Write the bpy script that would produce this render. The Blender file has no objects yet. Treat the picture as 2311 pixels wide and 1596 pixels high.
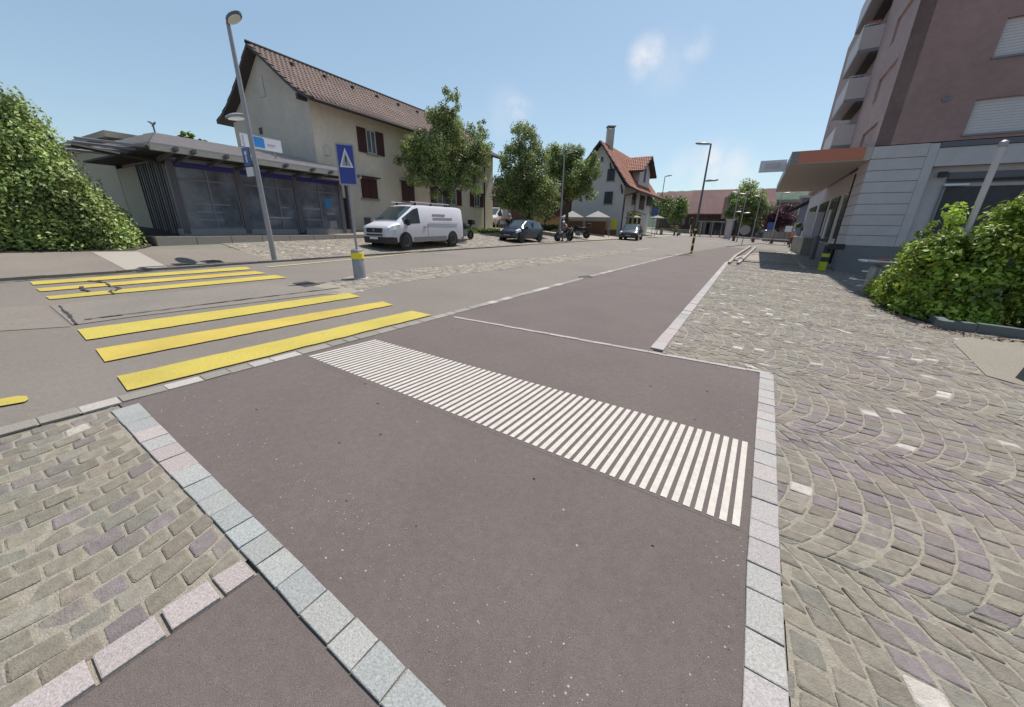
import bpy, bmesh, math, random
import numpy as np
from mathutils import Vector, Matrix
random.seed(7); rng = np.random.default_rng(11)
SC = bpy.context.scene
# ------------------------------------------------------------------ camera
CF, CW, CH, EYE = 808.0, 2311.0, 1596.0, 1.77          # focal length and frame in one unit
_d = np.array([1108-CW/2, 3070-CH/2, CF]); DOWN = _d/np.linalg.norm(_d)
_f = np.array([0, 0, 1.0]) - DOWN*DOWN[2]; FWD = _f/np.linalg.norm(_f)
RGT = np.cross(DOWN, FWD)
cam_d = bpy.data.cameras.new('camera'); cam = bpy.data.objects.new('camera', cam_d)
SC.collection.objects.link(cam); SC.camera = cam
cam_d.sensor_width = 36.0; cam_d.lens = 36.0*CF/CW; cam_d.clip_start = 0.05; cam_d.clip_end = 3000
cx = Vector((RGT[0], FWD[0], -DOWN[0])); cy = Vector((RGT[1], FWD[1], -DOWN[1])); cz = Vector((RGT[2], FWD[2], -DOWN[2]))
M = Matrix(((cx[0], -cy[0], -cz[0], 0), (cx[1], -cy[1], -cz[1], 0), (cx[2], -cy[2], -cz[2], EYE), (0, 0, 0, 1)))
cam.matrix_world = M
# ------------------------------------------------------------------ light
SUN_EL = math.radians(63); SX, SY = 0.60, 0.80          # horizontal direction towards the sun
SUN_STR, SKY_STR, EXPO = 3.9, 0.15, 0.64
world = bpy.data.worlds.new('World'); SC.world = world; world.use_nodes = True
wn = world.node_tree.nodes; wl = world.node_tree.links; wn.clear()
wo = wn.new('ShaderNodeOutputWorld'); bg = wn.new('ShaderNodeBackground'); bg.inputs[1].default_value = SKY_STR
sky = wn.new('ShaderNodeTexSky'); sky.sky_type = 'NISHITA'; sky.sun_disc = False
sky.sun_elevation = SUN_EL; sky.sun_rotation = math.atan2(SX, SY); sky.air_density = 1.0; sky.dust_density = 0.5; sky.ozone_density = 1.6
wl.new(bg.outputs[0], wo.inputs[0])
tcw = wn.new('ShaderNodeTexCoord')
def wmath(op, a, b=None, c=None):
    n = wn.new('ShaderNodeMath'); n.operation = op
    for i, v in enumerate((a, b, c)):
        if v is None: continue
        if isinstance(v, (int, float)): n.inputs[i].default_value = v
        else: wl.new(v, n.inputs[i])
    return n.outputs[0]
def ray_dir(px, py):
    v = np.array([px-CW/2, py-CH/2, CF]); w = np.array([v@RGT, v@FWD, -(v@DOWN)]); return w/np.linalg.norm(w)
cn = wn.new('ShaderNodeTexNoise'); cn.inputs['Scale'].default_value = 16; cn.inputs['Detail'].default_value = 8; cn.inputs['Roughness'].default_value = .62
wl.new(tcw.outputs['Generated'], cn.inputs['Vector'])
cloud = None
for (px, py, rad, amt) in ((1462, 126, .034, 1.0), (1455, 150, .03, .55), (1505, 150, .055, .22), (1572, 104, .028, .45), (1168, 246, .032, .62), (1140, 255, .05, .28), (1600, 378, .05, .85), (1640, 385, .05, .7), (1560, 392, .05, .5), (1610, 405, .07, .6), (1680, 400, .04, .4)):
    d = ray_dir(px, py)
    vm = wn.new('ShaderNodeVectorMath'); vm.operation = 'DISTANCE'; wl.new(tcw.outputs['Generated'], vm.inputs[0]); vm.inputs[1].default_value = tuple(d)
    mr = wn.new('ShaderNodeMapRange'); mr.interpolation_type = 'SMOOTHSTEP'
    wl.new(vm.outputs['Value'], mr.inputs[0]); mr.inputs[1].default_value = 0.0; mr.inputs[2].default_value = rad*1.5; mr.inputs[3].default_value = amt; mr.inputs[4].default_value = 0
    cloud = mr.outputs[0] if cloud is None else wmath('MAXIMUM', cloud, mr.outputs[0])
shape = wmath('MULTIPLY', wmath('SUBTRACT', cn.outputs['Fac'], .34), 3.2)
cm = wn.new('ShaderNodeMath'); cm.operation = 'MULTIPLY'; cm.use_clamp = True; wl.new(cloud, cm.inputs[0]); wl.new(shape, cm.inputs[1])
hsv = wn.new('ShaderNodeMixRGB'); hsv.blend_type = 'MULTIPLY'; hsv.inputs[0].default_value = 1; gm = wn.new('ShaderNodeGamma'); gm.inputs[1].default_value = .62; wl.new(sky.outputs[0], gm.inputs[0]); wl.new(gm.outputs[0], hsv.inputs[1]); hsv.inputs[2].default_value = (.955, 1.075, 1.115, 1)
mixc = wn.new('ShaderNodeMixRGB'); wl.new(cm.outputs[0], mixc.inputs[0]); wl.new(hsv.outputs[0], mixc.inputs[1]); mixc.inputs[2].default_value = (3.9, 3.85, 4.0, 1)
wl.new(mixc.outputs[0], bg.inputs[0])
sd = bpy.data.lights.new('sun', 'SUN'); sd.energy = SUN_STR; sd.angle = math.radians(.6); sd.color = (1, .955, .90)
sun = bpy.data.objects.new('sun', sd); SC.collection.objects.link(sun)
sv = Vector((SX*math.cos(SUN_EL), SY*math.cos(SUN_EL), math.sin(SUN_EL)))
sun.rotation_euler = sv.to_track_quat('Z', 'Y').to_euler(); sun.location = (0, 0, 50)
SC.view_settings.view_transform = 'Standard'; SC.view_settings.look = 'None'; SC.view_settings.exposure = EXPO; SC.view_settings.gamma = 1
SC.view_settings.use_curve_mapping = False
SC.cycles.max_bounces = 6; SC.cycles.transparent_max_bounces = 8; SC.cycles.use_adaptive_sampling = True
# ------------------------------------------------------------------ ground shape and measuring helpers
A_, B_ = -.0269, .0252
DR = np.array([.5360, .8442]); NR = np.array([.8442, -.5360])   # along the road, across it to the right
S0, KR = 13.5, .075
def zg(x, y):
    r = math.hypot(x, y); k = 1.0 if r < 120 else 120/r
    z = (A_*x + B_*y)*k
    s = -(x*NR[0]+y*NR[1])
    if s > S0: z += min((s-S0)*KR, .55)
    return z
def ray(px, py):
    v = np.array([px-CW/2, py-CH/2, CF]); return v@RGT, v@FWD, v@DOWN
def G(px, py):
    dx, dy, dd = ray(px, py); k = EYE/(dd + A_*dx + B_*dy)
    for _ in range(60):
        k = k*.6 + .4*(EYE - zg(k*dx, k*dy))/dd
    return np.array([k*dx, k*dy])
def S(px, py, D):                                   # point at horizontal distance D on a line of sight
    dx, dy, dd = ray(px, py); k = D/math.hypot(dx, dy); return np.array([k*dx, k*dy, EYE-k*dd])
def atz(px, py, z):
    dx, dy, dd = ray(px, py); k = (EYE-z)/dd; return np.array([k*dx, k*dy, z])
def TP(t, p): return DR*t + NR*p
class Fr:                                            # upright plane frame: u along, w outwards, z up
    def __init__(s, P0, d, out):
        s.P = np.array(P0[:2], float); s.d = np.array(d, float)/np.linalg.norm(d); s.o = np.array(out, float)/np.linalg.norm(out)
    def pt(s, u, w, z): q = s.P + s.d*u + s.o*w; return (q[0], q[1], z)
    def uz(s, px, py, w=0.0):
        dx, dy, dd = ray(px, py); P = s.P + s.o*w; nn = np.array([s.d[1], -s.d[0]])
        k = (P@nn)/(np.array([dx, dy])@nn); q = np.array([dx, dy])*k
        return float((q-P)@s.d), float(EYE-k*dd)
# ------------------------------------------------------------------ materials
def mat(name, col, rough=.8, var=.12, scale=8.0, bump=0.0, bscale=60.0, metal=0.0, attr=False, spec=.5, col2=None, detail=6, trans=0.0, stretch=None, blot=0.0, bsize=.6, alpha=1.0):
    m = bpy.data.materials.new(name); m.use_nodes = True; nt = m.node_tree; N = nt.nodes; L = nt.links
    b = N['Principled BSDF']; b.inputs['Roughness'].default_value = rough; b.inputs['Metallic'].default_value = metal
    b.inputs['Specular IOR Level'].default_value = spec
    tc = N.new('ShaderNodeTexCoord'); vec = tc.outputs['Object']
    if stretch:
        mp = N.new('ShaderNodeMapping'); mp.inputs['Scale'].default_value = stretch; L.new(vec, mp.inputs[0]); vec = mp.outputs[0]
    no = N.new('ShaderNodeTexNoise'); no.inputs['Scale'].default_value = scale; no.inputs['Detail'].default_value = detail; no.inputs['Roughness'].default_value = .65
    L.new(vec, no.inputs['Vector'])
    cr = N.new('ShaderNodeValToRGB'); c = np.array(col[:3])
    c2 = np.array(col2) if col2 is not None else c*(1+var)
    c1 = c*(1-var)
    cr.color_ramp.elements[0].position = .3; cr.color_ramp.elements[1].position = .72
    cr.color_ramp.elements[0].color = (*c1, 1); cr.color_ramp.elements[1].color = (*c2, 1)
    L.new(no.outputs['Fac'], cr.inputs[0]); out = cr.outputs[0]
    if blot:
        n2 = N.new('ShaderNodeTexNoise'); n2.inputs['Scale'].default_value = bsize; n2.inputs['Detail'].default_value = 4; L.new(vec, n2.inputs['Vector'])
        r2 = N.new('ShaderNodeMapRange'); L.new(n2.outputs['Fac'], r2.inputs[0]); r2.inputs[1].default_value = .3; r2.inputs[2].default_value = .7; r2.inputs[3].default_value = 1-blot; r2.inputs[4].default_value = 1+blot
        mx = N.new('ShaderNodeVectorMath'); mx.operation = 'SCALE'; L.new(out, mx.inputs[0]); L.new(r2.outputs[0], mx.inputs['Scale']); out = mx.outputs[0]
    if name.startswith('asphalt') or name == 'sand_walk':
        vo = N.new('ShaderNodeTexVoronoi'); vo.inputs['Scale'].default_value = 5.0; L.new(vec, vo.inputs['Vector'])
        lt = N.new('ShaderNodeMath'); lt.operation = 'LESS_THAN'; L.new(vo.outputs['Distance'], lt.inputs[0]); lt.inputs[1].default_value = .035
        sc_ = N.new('ShaderNodeSeparateColor'); L.new(vo.outputs['Color'], sc_.inputs[0]); g1 = N.new('ShaderNodeMath'); g1.operation = 'GREATER_THAN'; L.new(sc_.outputs[0], g1.inputs[0]); g1.inputs[1].default_value = .72
        m1 = N.new('ShaderNodeMath'); m1.operation = 'MULTIPLY'; L.new(lt.outputs[0], m1.inputs[0]); L.new(g1.outputs[0], m1.inputs[1])
        v3 = N.new('ShaderNodeTexNoise'); v3.inputs['Scale'].default_value = 420; v3.inputs['Detail'].default_value = 1; L.new(vec, v3.inputs['Vector'])
        r3 = N.new('ShaderNodeMapRange'); L.new(v3.outputs['Fac'], r3.inputs[0]); r3.inputs[1].default_value = .35; r3.inputs[2].default_value = .68; r3.inputs[3].default_value = .68; r3.inputs[4].default_value = 1.38
        v4 = N.new('ShaderNodeTexNoise'); v4.inputs['Scale'].default_value = 17; v4.inputs['Detail'].default_value = 5; v4.inputs['Roughness'].default_value = .7; L.new(vec, v4.inputs['Vector'])
        r4 = N.new('ShaderNodeMapRange'); L.new(v4.outputs['Fac'], r4.inputs[0]); r4.inputs[1].default_value = .3; r4.inputs[2].default_value = .7; r4.inputs[3].default_value = .90; r4.inputs[4].default_value = 1.10
        m4 = N.new('ShaderNodeMath'); m4.operation = 'MULTIPLY'; L.new(r3.outputs[0], m4.inputs[0]); L.new(r4.outputs[0], m4.inputs[1])
        s3 = N.new('ShaderNodeVectorMath'); s3.operation = 'SCALE'; L.new(out, s3.inputs[0]); L.new(m4.outputs[0], s3.inputs['Scale'])
        w3 = N.new('ShaderNodeMixRGB'); L.new(m1.outputs[0], w3.inputs[0]); L.new(s3.outputs[0], w3.inputs[1]); w3.inputs[2].default_value = (.32, .30, .27, 1); out = w3.outputs[0]
    if name.startswith('zebra') or name == 'white_line':
        v5 = N.new('ShaderNodeTexNoise'); v5.inputs['Scale'].default_value = 38; v5.inputs['Detail'].default_value = 8; v5.inputs['Roughness'].default_value = .8; L.new(vec, v5.inputs['Vector'])
        v6 = N.new('ShaderNodeTexNoise'); v6.inputs['Scale'].default_value = 1.6; v6.inputs['Detail'].default_value = 3; L.new(vec, v6.inputs['Vector'])
        a5 = N.new('ShaderNodeMath'); a5.operation = 'MULTIPLY_ADD'; L.new(v6.outputs['Fac'], a5.inputs[0]); a5.inputs[1].default_value = .55; L.new(v5.outputs['Fac'], a5.inputs[2])
        r5_ = N.new('ShaderNodeMapRange'); L.new(a5.outputs[0], r5_.inputs[0]); r5_.inputs[1].default_value = .90 if name.startswith('zebra') else .96; r5_.inputs[2].default_value = 1.02; r5_.inputs[3].default_value = 0; r5_.inputs[4].default_value = .75 if name.startswith('zebra') else .4
        w5 = N.new('ShaderNodeMixRGB'); L.new(r5_.outputs[0], w5.inputs[0]); L.new(out, w5.inputs[1]); w5.inputs[2].default_value = (.15, .13, .11, 1); out = w5.outputs[0]
    if attr:
        at = N.new('ShaderNodeAttribute'); at.attribute_name = 'Col'
        mx = N.new('ShaderNodeMixRGB'); mx.blend_type = 'MULTIPLY'; mx.inputs[0].default_value = 1; L.new(out, mx.inputs[1]); L.new(at.outputs['Color'], mx.inputs[2]); out = mx.outputs[0]
    L.new(out, b.inputs['Base Color'])
    if bump:
        nb = N.new('ShaderNodeTexNoise'); nb.inputs['Scale'].default_value = bscale; nb.inputs['Detail'].default_value = 5; L.new(vec, nb.inputs['Vector'])
        bp = N.new('ShaderNodeBump'); bp.inputs['Strength'].default_value = bump; bp.inputs['Distance'].default_value = .02; L.new(nb.outputs['Fac'], bp.inputs['Height']); L.new(bp.outputs[0], b.inputs['Normal'])
    if trans:
        tb = N.new('ShaderNodeBsdfTranslucent'); L.new(out, tb.inputs[0]); ms = N.new('ShaderNodeMixShader'); ms.inputs[0].default_value = trans
        L.new(b.outputs[0], ms.inputs[1]); L.new(tb.outputs[0], ms.inputs[2]); L.new(ms.outputs[0], N['Material Output'].inputs[0])
    if alpha < 1: b.inputs['Alpha'].default_value = alpha
    return m
MT = {}
def mk(key, *a, **k): MT[key] = mat(key, *a, **k)
mk('asphalt_dark', (.120, .096, .088), .92, .10, 90, .5, 260, blot=.07, bsize=1.1)
mk('asphalt_road', (.165, .142, .122), .9, .13, 60, .5, 220, blot=.08, bsize=.55)
mk('asphalt_worn', (.185, .162, .138), .9, .16, 45, .5, 200, blot=.10, bsize=.8)
mk('asphalt_walk', (.175, .150, .125), .9, .12, 30, .3, 180, blot=.10, bsize=.5)
mk('sand_walk', (.20, .175, .14), .92, .10, 30, .3, 180, blot=.06, bsize=.7)
mk('concrete_pale', (.30, .27, .23), .9, .07, 20, .2, 100)
mk('joint', (.27, .24, .19), .95, .22, 40, .7, 140)
mk('sett', (.84, .81, .76), .8, .24, 22, .55, 120, attr=True)
mk('granite', (.78, .75, .71), .75, .34, 95, .4, 160, attr=True)
mk('ground', (.16, .15, .12), .95, .15, .6, .3, 30)
mk('zebra', (.40, .315, .058), .75, .16, 55, .5, 180, blot=.10, bsize=1.6, col2=(.50, .40, .06))
mk('zebra_orange', (.44, .325, .055), .75, .14, 40, .5, 180, blot=.12, bsize=1.2)
mk('white_line', (.45, .41, .365), .7, .14, 18, .3, 180)
mk('yellow_line', (.46, .40, .22), .8, .2, 8, .3, 120)
mk('crack', (.035, .03, .03), .95, .3, 30)
mk('iron', (.085, .075, .078), .6, .2, 60, .5, 120)
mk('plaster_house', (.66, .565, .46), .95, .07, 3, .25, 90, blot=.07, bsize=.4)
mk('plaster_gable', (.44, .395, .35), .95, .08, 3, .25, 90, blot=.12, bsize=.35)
mk('plaster_white', (.48, .46, .44), .95, .06, 4, .2, 90)
mk('plaster_beige', (.36, .32, .24), .95, .06, 3)
mk('roof_brown', (.125, .08, .066), .85, .3, 3.0, attr=True, blot=.15, bsize=.5)
mk('roof_red', (.23, .085, .05), .85, .28, 3.0, attr=True, blot=.15, bsize=.5)
mk('roof_far', (.14, .07, .065), .9, .2, 2.0, blot=.2, bsize=.3)
mk('roof_grey', (.42, .39, .38), .75, .10, 3, stretch=(1, 1, 12))
mk('fascia_pale', (.34, .33, .28), .7, .08, 6)
mk('wood_dark', (.05, .042, .042), .8, .2, 12)
mk('wood_brown', (.14, .075, .05), .85, .25, 6)
mk('wood_ochre', (.38, .27, .13), .85, .15, 6)
mk('shutter', (.062, .016, .017), .6, .15, 10, stretch=(1, 1, 20))
mk('shutter_dark', (.028, .036, .042), .6, .15, 10)
mk('shop_glass', (.035, .032, .04), .35, .3, 2, spec=.35)
mk('glass_dark', (.05, .05, .06), .08, .3, 2, spec=.7)
mk('interior_glass', (.13, .14, .17), .12, .5, 1.3, spec=.7, detail=3)
mk('glass_pale', (.12, .14, .15), .12, .3, 3, spec=.6)
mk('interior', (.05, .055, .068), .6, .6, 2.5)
mk('frame_white', (.5, .48, .46), .6, .06, 20)
mk('steel_frame', (.11, .10, .12), .5, .12, 15)
mk('steel_mid', (.19, .18, .195), .45, .12, 15)
mk('galv', (.30, .285, .30), .45, .12, 25, metal=.35, blot=.06, bsize=3)
mk('galv_dark', (.10, .115, .12), .45, .12, 25, metal=.2)
mk('stainless', (.42, .44, .45), .25, .1, 30, metal=.9)
mk('blue_blind', (.035, .03, .20), .6, .1, 10)
mk('sign_blue', (.022, .035, .26), .35, .05, 12)
mk('sign_blue_dull', (.035, .08, .26), .4, .08, 12)
mk('sign_white', (.62, .62, .66), .4, .04, 12)
mk('sign_cyan', (.03, .22, .55), .5, .05, 12)
mk('print_grey', (.26, .26, .30), .5, .05, 12)
mk('black', (.012, .012, .013), .5, .2, 20)
mk('rubber', (.018, .017, .017), .8, .2, 40)
mk('yellow_paint', (.80, .62, .02), .5, .06, 15)
mk('yellow_green', (.42, .46, .02), .5, .08, 15)
mk('orange', (.46, .15, .09), .55, .08, 10)
mk('van_white', (.56, .54, .575), .28, .03, 6, spec=.6)
mk('van_print', (.36, .34, .38), .5, .1, 12)
mk('van_plastic', (.02, .022, .024), .6, .1, 20)
mk('car_glass', (.035, .05, .055), .05, .2, 3, spec=.9)
mk('lamp_glass', (.7, .72, .72), .1, .05, 12, spec=.8)
mk('car_blue', (.028, .030, .055), .22, .08, 5, spec=.8)
mk('car_dark', (.022, .028, .034), .22, .08, 5, spec=.8)
mk('rim', (.25, .235, .24), .35, .1, 20, metal=.6)
mk('brick_mauve', (.30, .19, .178), .9, .10, 4, .25, 80, blot=.10, bsize=.6)
mk('brick_side', (.36, .26, .25), .9, .10, 4, .25, 80, blot=.08, bsize=.6)
mk('clad', (.48, .43, .43), .7, .06, 3, .1, 60, blot=.05, bsize=.8)
mk('plinth', (.17, .16, .17), .75, .08, 3, .1, 60)
mk('canopy_under', (.42, .36, .31), .8, .05, 3)
mk('blind_white', (.55, .50, .51), .7, .04, 5)
mk('bark', (.075, .062, .052), .95, .3, 12, .6, 40)
mk('soil', (.045, .034, .026), 1, .3, 12, .6, 50)
mk('leaf_yellowgreen', (.25, .34, .045), .55, .42, 1.2, attr=True, trans=.32, detail=2)
mk('leaf_left', (.27, .345, .11), .55, .42, 1.0, attr=True, trans=.30, detail=2)
mk('leaf_tree', (.24, .295, .105), .55, .30, .9, attr=True, trans=.28, detail=2)
mk('leaf_far', (.19, .25, .08), .6, .25, .7, attr=True, trans=.25, detail=2)
mk('leaf_dark', (.05, .068, .038), .65, .3, 1, attr=True, trans=.15, detail=2)
mk('leaf_purple', (.085, .028, .045), .6, .3, 1, attr=True, trans=.2, detail=2)
mk('grass', (.17, .22, .05), .9, .3, 14, attr=True, trans=.2)
mk('hill', (.045, .075, .05), .95, .35, .25, 1.0, 1.2)
mk('canvas', (.36, .34, .33), .85, .05, 4, trans=.3)
mk('cloth_mauve', (.16, .11, .13), .9, .15, 12)
mk('cloth_dark', (.025, .025, .035), .9, .15, 12)
mk('cloth_orange', (.55, .2, .06), .9, .15, 12)
mk('skin', (.38, .22, .15), .6, .05, 20)
mk('hair_grey', (.35, .34, .33), .8, .15, 40)
mk('helmet', (.7, .7, .7), .3, .05, 10)
mk('wall_yellow', (.50, .43, .07), .85, .08, 4)
mk('paving_red', (.19, .12, .105), .9, .15, 10)
mk('grey_wall', (.19, .20, .25), .9, .06, 2)
# ------------------------------------------------------------------ object helpers
COL = SC.collection; OFF = {}
def setp(o, label=None, cat=None, group=None, kind=None):
    if label: o['label'] = label
    if cat: o['category'] = cat
    if group: o['group'] = group
    if kind: o['kind'] = kind
    return o
def thing(name, label, cat, loc, group=None, rz=0.0):
    o = bpy.data.objects.new(name, None); COL.objects.link(o); o.location = loc; o.rotation_euler = (0, 0, rz); o.empty_display_size = .3
    OFF[o.name] = Vector(loc); return setp(o, label, cat, group)
def link(name, me, mats, parent=None, local=False):
    if not isinstance(mats, (list, tuple)): mats = [mats]
    for m in mats: me.materials.append(MT[m] if isinstance(m, str) else m)
    o = bpy.data.objects.new(name, me); COL.objects.link(o)
    if parent is not None:
        off = OFF.get(parent.name, Vector((0, 0, 0)))
        if not local and off.length > 0: me.transform(Matrix.Translation(-off))
        o.parent = parent; OFF[o.name] = off
    else: OFF[o.name] = Vector((0, 0, 0))
    return o
class MB:
    def __init__(s): s.v = []; s.f = []; s.mi = []; s.cur = 0
    def poly(s, pts): n = len(s.v); s.v += [tuple(map(float, p)) for p in pts]; s.f.append(tuple(range(n, n+len(pts)))); s.mi.append(s.cur); return s
    def hexa(s, b, t):                                # bottom ring, top ring (same order)
        n = len(s.v); k = len(b); s.v += [tuple(map(float, p)) for p in list(b)+list(t)]
        s.f.append(tuple(n+i for i in reversed(range(k)))); s.f.append(tuple(n+k+i for i in range(k)))
        for i in range(k): j = (i+1) % k; s.f.append((n+i, n+j, n+k+j, n+k+i))
        s.mi += [s.cur]*(k+2); return s
    def box(s, x0, x1, y0, y1, z0, z1):
        return s.hexa([(x0, y0, z0), (x1, y0, z0), (x1, y1, z0), (x0, y1, z0)], [(x0, y0, z1), (x1, y0, z1), (x1, y1, z1), (x0, y1, z1)])
    def fbox(s, fr, u0, u1, w0, w1, z0, z1):
        c = [(u0, w0), (u1, w0), (u1, w1), (u0, w1)]
        return s.hexa([fr.pt(u, w, z0) for u, w in c], [fr.pt(u, w, z1) for u, w in c])
    def fquad(s, fr, u0, u1, z0, z1, w): return s.poly([fr.pt(u0, w, z0), fr.pt(u1, w, z0), fr.pt(u1, w, z1), fr.pt(u0, w, z1)])
    def tube(s, pts, r, n=10, cap=True):
        pts = [Vector(p) for p in pts]; k = len(pts); rs = r if isinstance(r, (list, tuple)) else [r]*k; base = len(s.v); prev = None
        for i, p in enumerate(pts):
            t = (pts[min(i+1, k-1)]-pts[max(i-1, 0)]).normalized()
            if prev is None: a = Vector((0, 0, 1)) if abs(t.z) < .9 else Vector((1, 0, 0)); e = t.cross(a).normalized()
            else: e = (prev - t*prev.dot(t)).normalized()
            prev = e; g = t.cross(e)
            for j in range(n):
                an = 2*math.pi*j/n; q = p + (e*math.cos(an)+g*math.sin(an))*rs[i]; s.v.append(tuple(q))
        for i in range(k-1):
            for j in range(n):
                a = base+i*n+j; b = base+i*n+(j+1) % n; s.f.append((a, b, b+n, a+n)); s.mi.append(s.cur)
        if cap: s.f.append(tuple(base+j for j in reversed(range(n)))); s.f.append(tuple(base+(k-1)*n+j for j in range(n))); s.mi += [s.cur]*2
        return s
    def lathe(s, c, prof, n=20, axis='z'):
        base = len(s.v); k = len(prof)
        for r, h in prof:
            for j in range(n):
                a = 2*math.pi*j/n; x, y = r*math.cos(a), r*math.sin(a)
                q = (c[0]+x, c[1]+y, c[2]+h) if axis == 'z' else ((c[0]+x, c[1]+h, c[2]+y) if axis == 'y' else (c[0]+h, c[1]+x, c[2]+y))
                s.v.append(q)
        for i in range(k-1):
            for j in range(n):
                a = base+i*n+j; b = base+i*n+(j+1) % n
                s.f.append((a, b, b+n, a+n) if axis != 'y' else (a, a+n, b+n, b)); s.mi.append(s.cur)
        for i, rev in ((0, True), (k-1, False)):
            if prof[i][0] > 1e-4:
                ring = [base+i*n+j for j in range(n)]; s.f.append(tuple(reversed(ring) if rev else ring)); s.mi.append(s.cur)
        return s
    def build(s, name, mats, parent=None, smooth=False, bevel=0, local=False, fix=True):
        me = bpy.data.meshes.new(name); me.from_pydata(s.v, [], s.f); me.update()
        bm = bmesh.new(); bm.from_mesh(me)
        bmesh.ops.remove_doubles(bm, verts=bm.verts, dist=1e-5)
        if fix: bmesh.ops.recalc_face_normals(bm, faces=bm.faces)
        bm.to_mesh(me); bm.free()
        if len(me.polygons) == len(s.mi):
            me.polygons.foreach_set('material_index', s.mi)
        o = link(name, me, mats, parent, local)
        if smooth:
            me.polygons.foreach_set('use_smooth', [True]*len(me.polygons))
            try: me.set_sharp_from_angle(angle=math.radians(38))
            except Exception: pass
        if bevel:
            b = o.modifiers.new('bevel', 'BEVEL'); b.width = bevel; b.segments = 2; b.limit_method = 'ANGLE'
        return o
def colattr(me, cols_per_face):
    ca = me.color_attributes.new('Col', 'FLOAT_COLOR', 'CORNER')
    lt = np.zeros(len(me.polygons), dtype=np.int32); me.polygons.foreach_get('loop_total', lt)
    c = np.repeat(np.asarray(cols_per_face, dtype=np.float32), lt, axis=0); c = np.concatenate([c, np.ones((len(c), 1), np.float32)], 1)
    ca.data.foreach_set('color', c.ravel())
def inside(poly, x, y):
    r = False; n = len(poly); j = n-1
    for i in range(n):
        xi, yi = poly[i]; xj, yj = poly[j]
        if (yi > y) != (yj > y) and x < (xj-xi)*(y-yi)/(yj-yi)+xi: r = not r
        j = i
    return r
def sheet(name, pts, level, m, kind='structure', parent=None, label=None):
    """flat ground polygon draped on the ground, level = lift in metres"""
    bm = bmesh.new(); vs = [bm.verts.new((p[0], p[1], 0)) for p in pts]; f = bm.faces.new(vs)
    bmesh.ops.triangulate(bm, faces=[f])
    for s in (S0, S0+.55/KR):
        bmesh.ops.bisect_plane(bm, geom=list(bm.verts)+list(bm.edges)+list(bm.faces), plane_co=(-NR[0]*s, -NR[1]*s, 0), plane_no=(-NR[0], -NR[1], 0))
    for v in bm.verts: v.co.z = zg(v.co.x, v.co.y)+level
    for f in bm.faces:
        f.normal_update()
        if f.normal.z < 0: f.normal_flip()
    me = bpy.data.meshes.new(name); bm.to_mesh(me); bm.free()
    o = link(name, me, m, parent)
    if kind and parent is None: o['kind'] = kind
    if label: o['label'] = label
    return o
# ================================================================== GROUND
bm = bmesh.new(); N_ = 60; radii = [0, 8, 16, 26, 40, 60, 90, 120, 200, 400, 900]
def gz(x, y): return zg(x, y) - .012
vs = [[bm.verts.new((0, 0, gz(0, 0)))]]
for r in radii[1:]:
    vs.append([bm.verts.new((r*math.sin(a), r*math.cos(a), gz(r*math.sin(a), r*math.cos(a)))) for a in [2*math.pi*k/N_ for k in range(N_)]])
for k in range(N_): bm.faces.new((vs[0][0], vs[1][(k+1) % N_], vs[1][k]))
for i in range(1, len(radii)-1):
    for k in range(N_): bm.faces.new((vs[i][k], vs[i][(k+1) % N_], vs[i+1][(k+1) % N_], vs[i+1][k]))
for s in (S0, S0+.55/KR):
    bmesh.ops.bisect_plane(bm, geom=list(bm.verts)+list(bm.edges)+list(bm.faces), plane_co=(-NR[0]*s, -NR[1]*s, 0), plane_no=(-NR[0], -NR[1], 0))
for v in bm.verts: v.co.z = gz(v.co.x, v.co.y) - (.03 if math.hypot(v.co.x, v.co.y) > 30 else 0)
bmesh.ops.recalc_face_normals(bm, faces=bm.faces)
me = bpy.data.meshes.new('ground'); bm.to_mesh(me); bm.free()
if me.polygons[0].normal.z < 0: me.flip_normals()
ground = link('ground', me, 'ground'); ground['kind'] = 'structure'
# gutter line p(t): right edge of the carriageway; far line: left edge
def gut(t): return float(np.interp(t, [-30, -1, 4.4, 11.5, 26, 40, 60, 90], [-4.75, -4.68, -4.5, -4.33, -3.68, -2.2, 1.5, 9]))
def farp(t): return float(np.interp(t, [-30, 0.5, 6, 17, 40, 60, 90], [-13.05, -13.03, -12.95, -12.6, -11.85, -11, -9]))
TT = [-30, -14, -6, -2, 0, 2, 4.4, 8, 11.5, 16, 21, 26, 33, 40, 50, 60, 75, 90]
road = sheet('road', [TP(t, gut(t)) for t in TT]+[TP(t, farp(t)) for t in reversed(TT)], .000, 'asphalt_road')
far_plaza = sheet('square_paving', [TP(55, 2), TP(55, 75), TP(112, 75), TP(112, -8), TP(60, -8)], .004, 'asphalt_road')
# kerbside pavement right of the gutter, crossing t ~.5 .. 5 and onwards to kerb E
pave_r = sheet('pavement', [TP(t, gut(t)) for t in (0.53, 2, 4.4, 8, 11.5, 16, 21, 26, 33, 40)] + [TP(t, p) for t, p in ((40, 3.5), (33.5, .6), (30, -.2), (22, -1.0), (5.3, -.93), (5.43, .40), (-.5, .40), (-12, .34), (-12, -1.8), (.53, -1.8))], .005, 'asphalt_dark')
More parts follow.
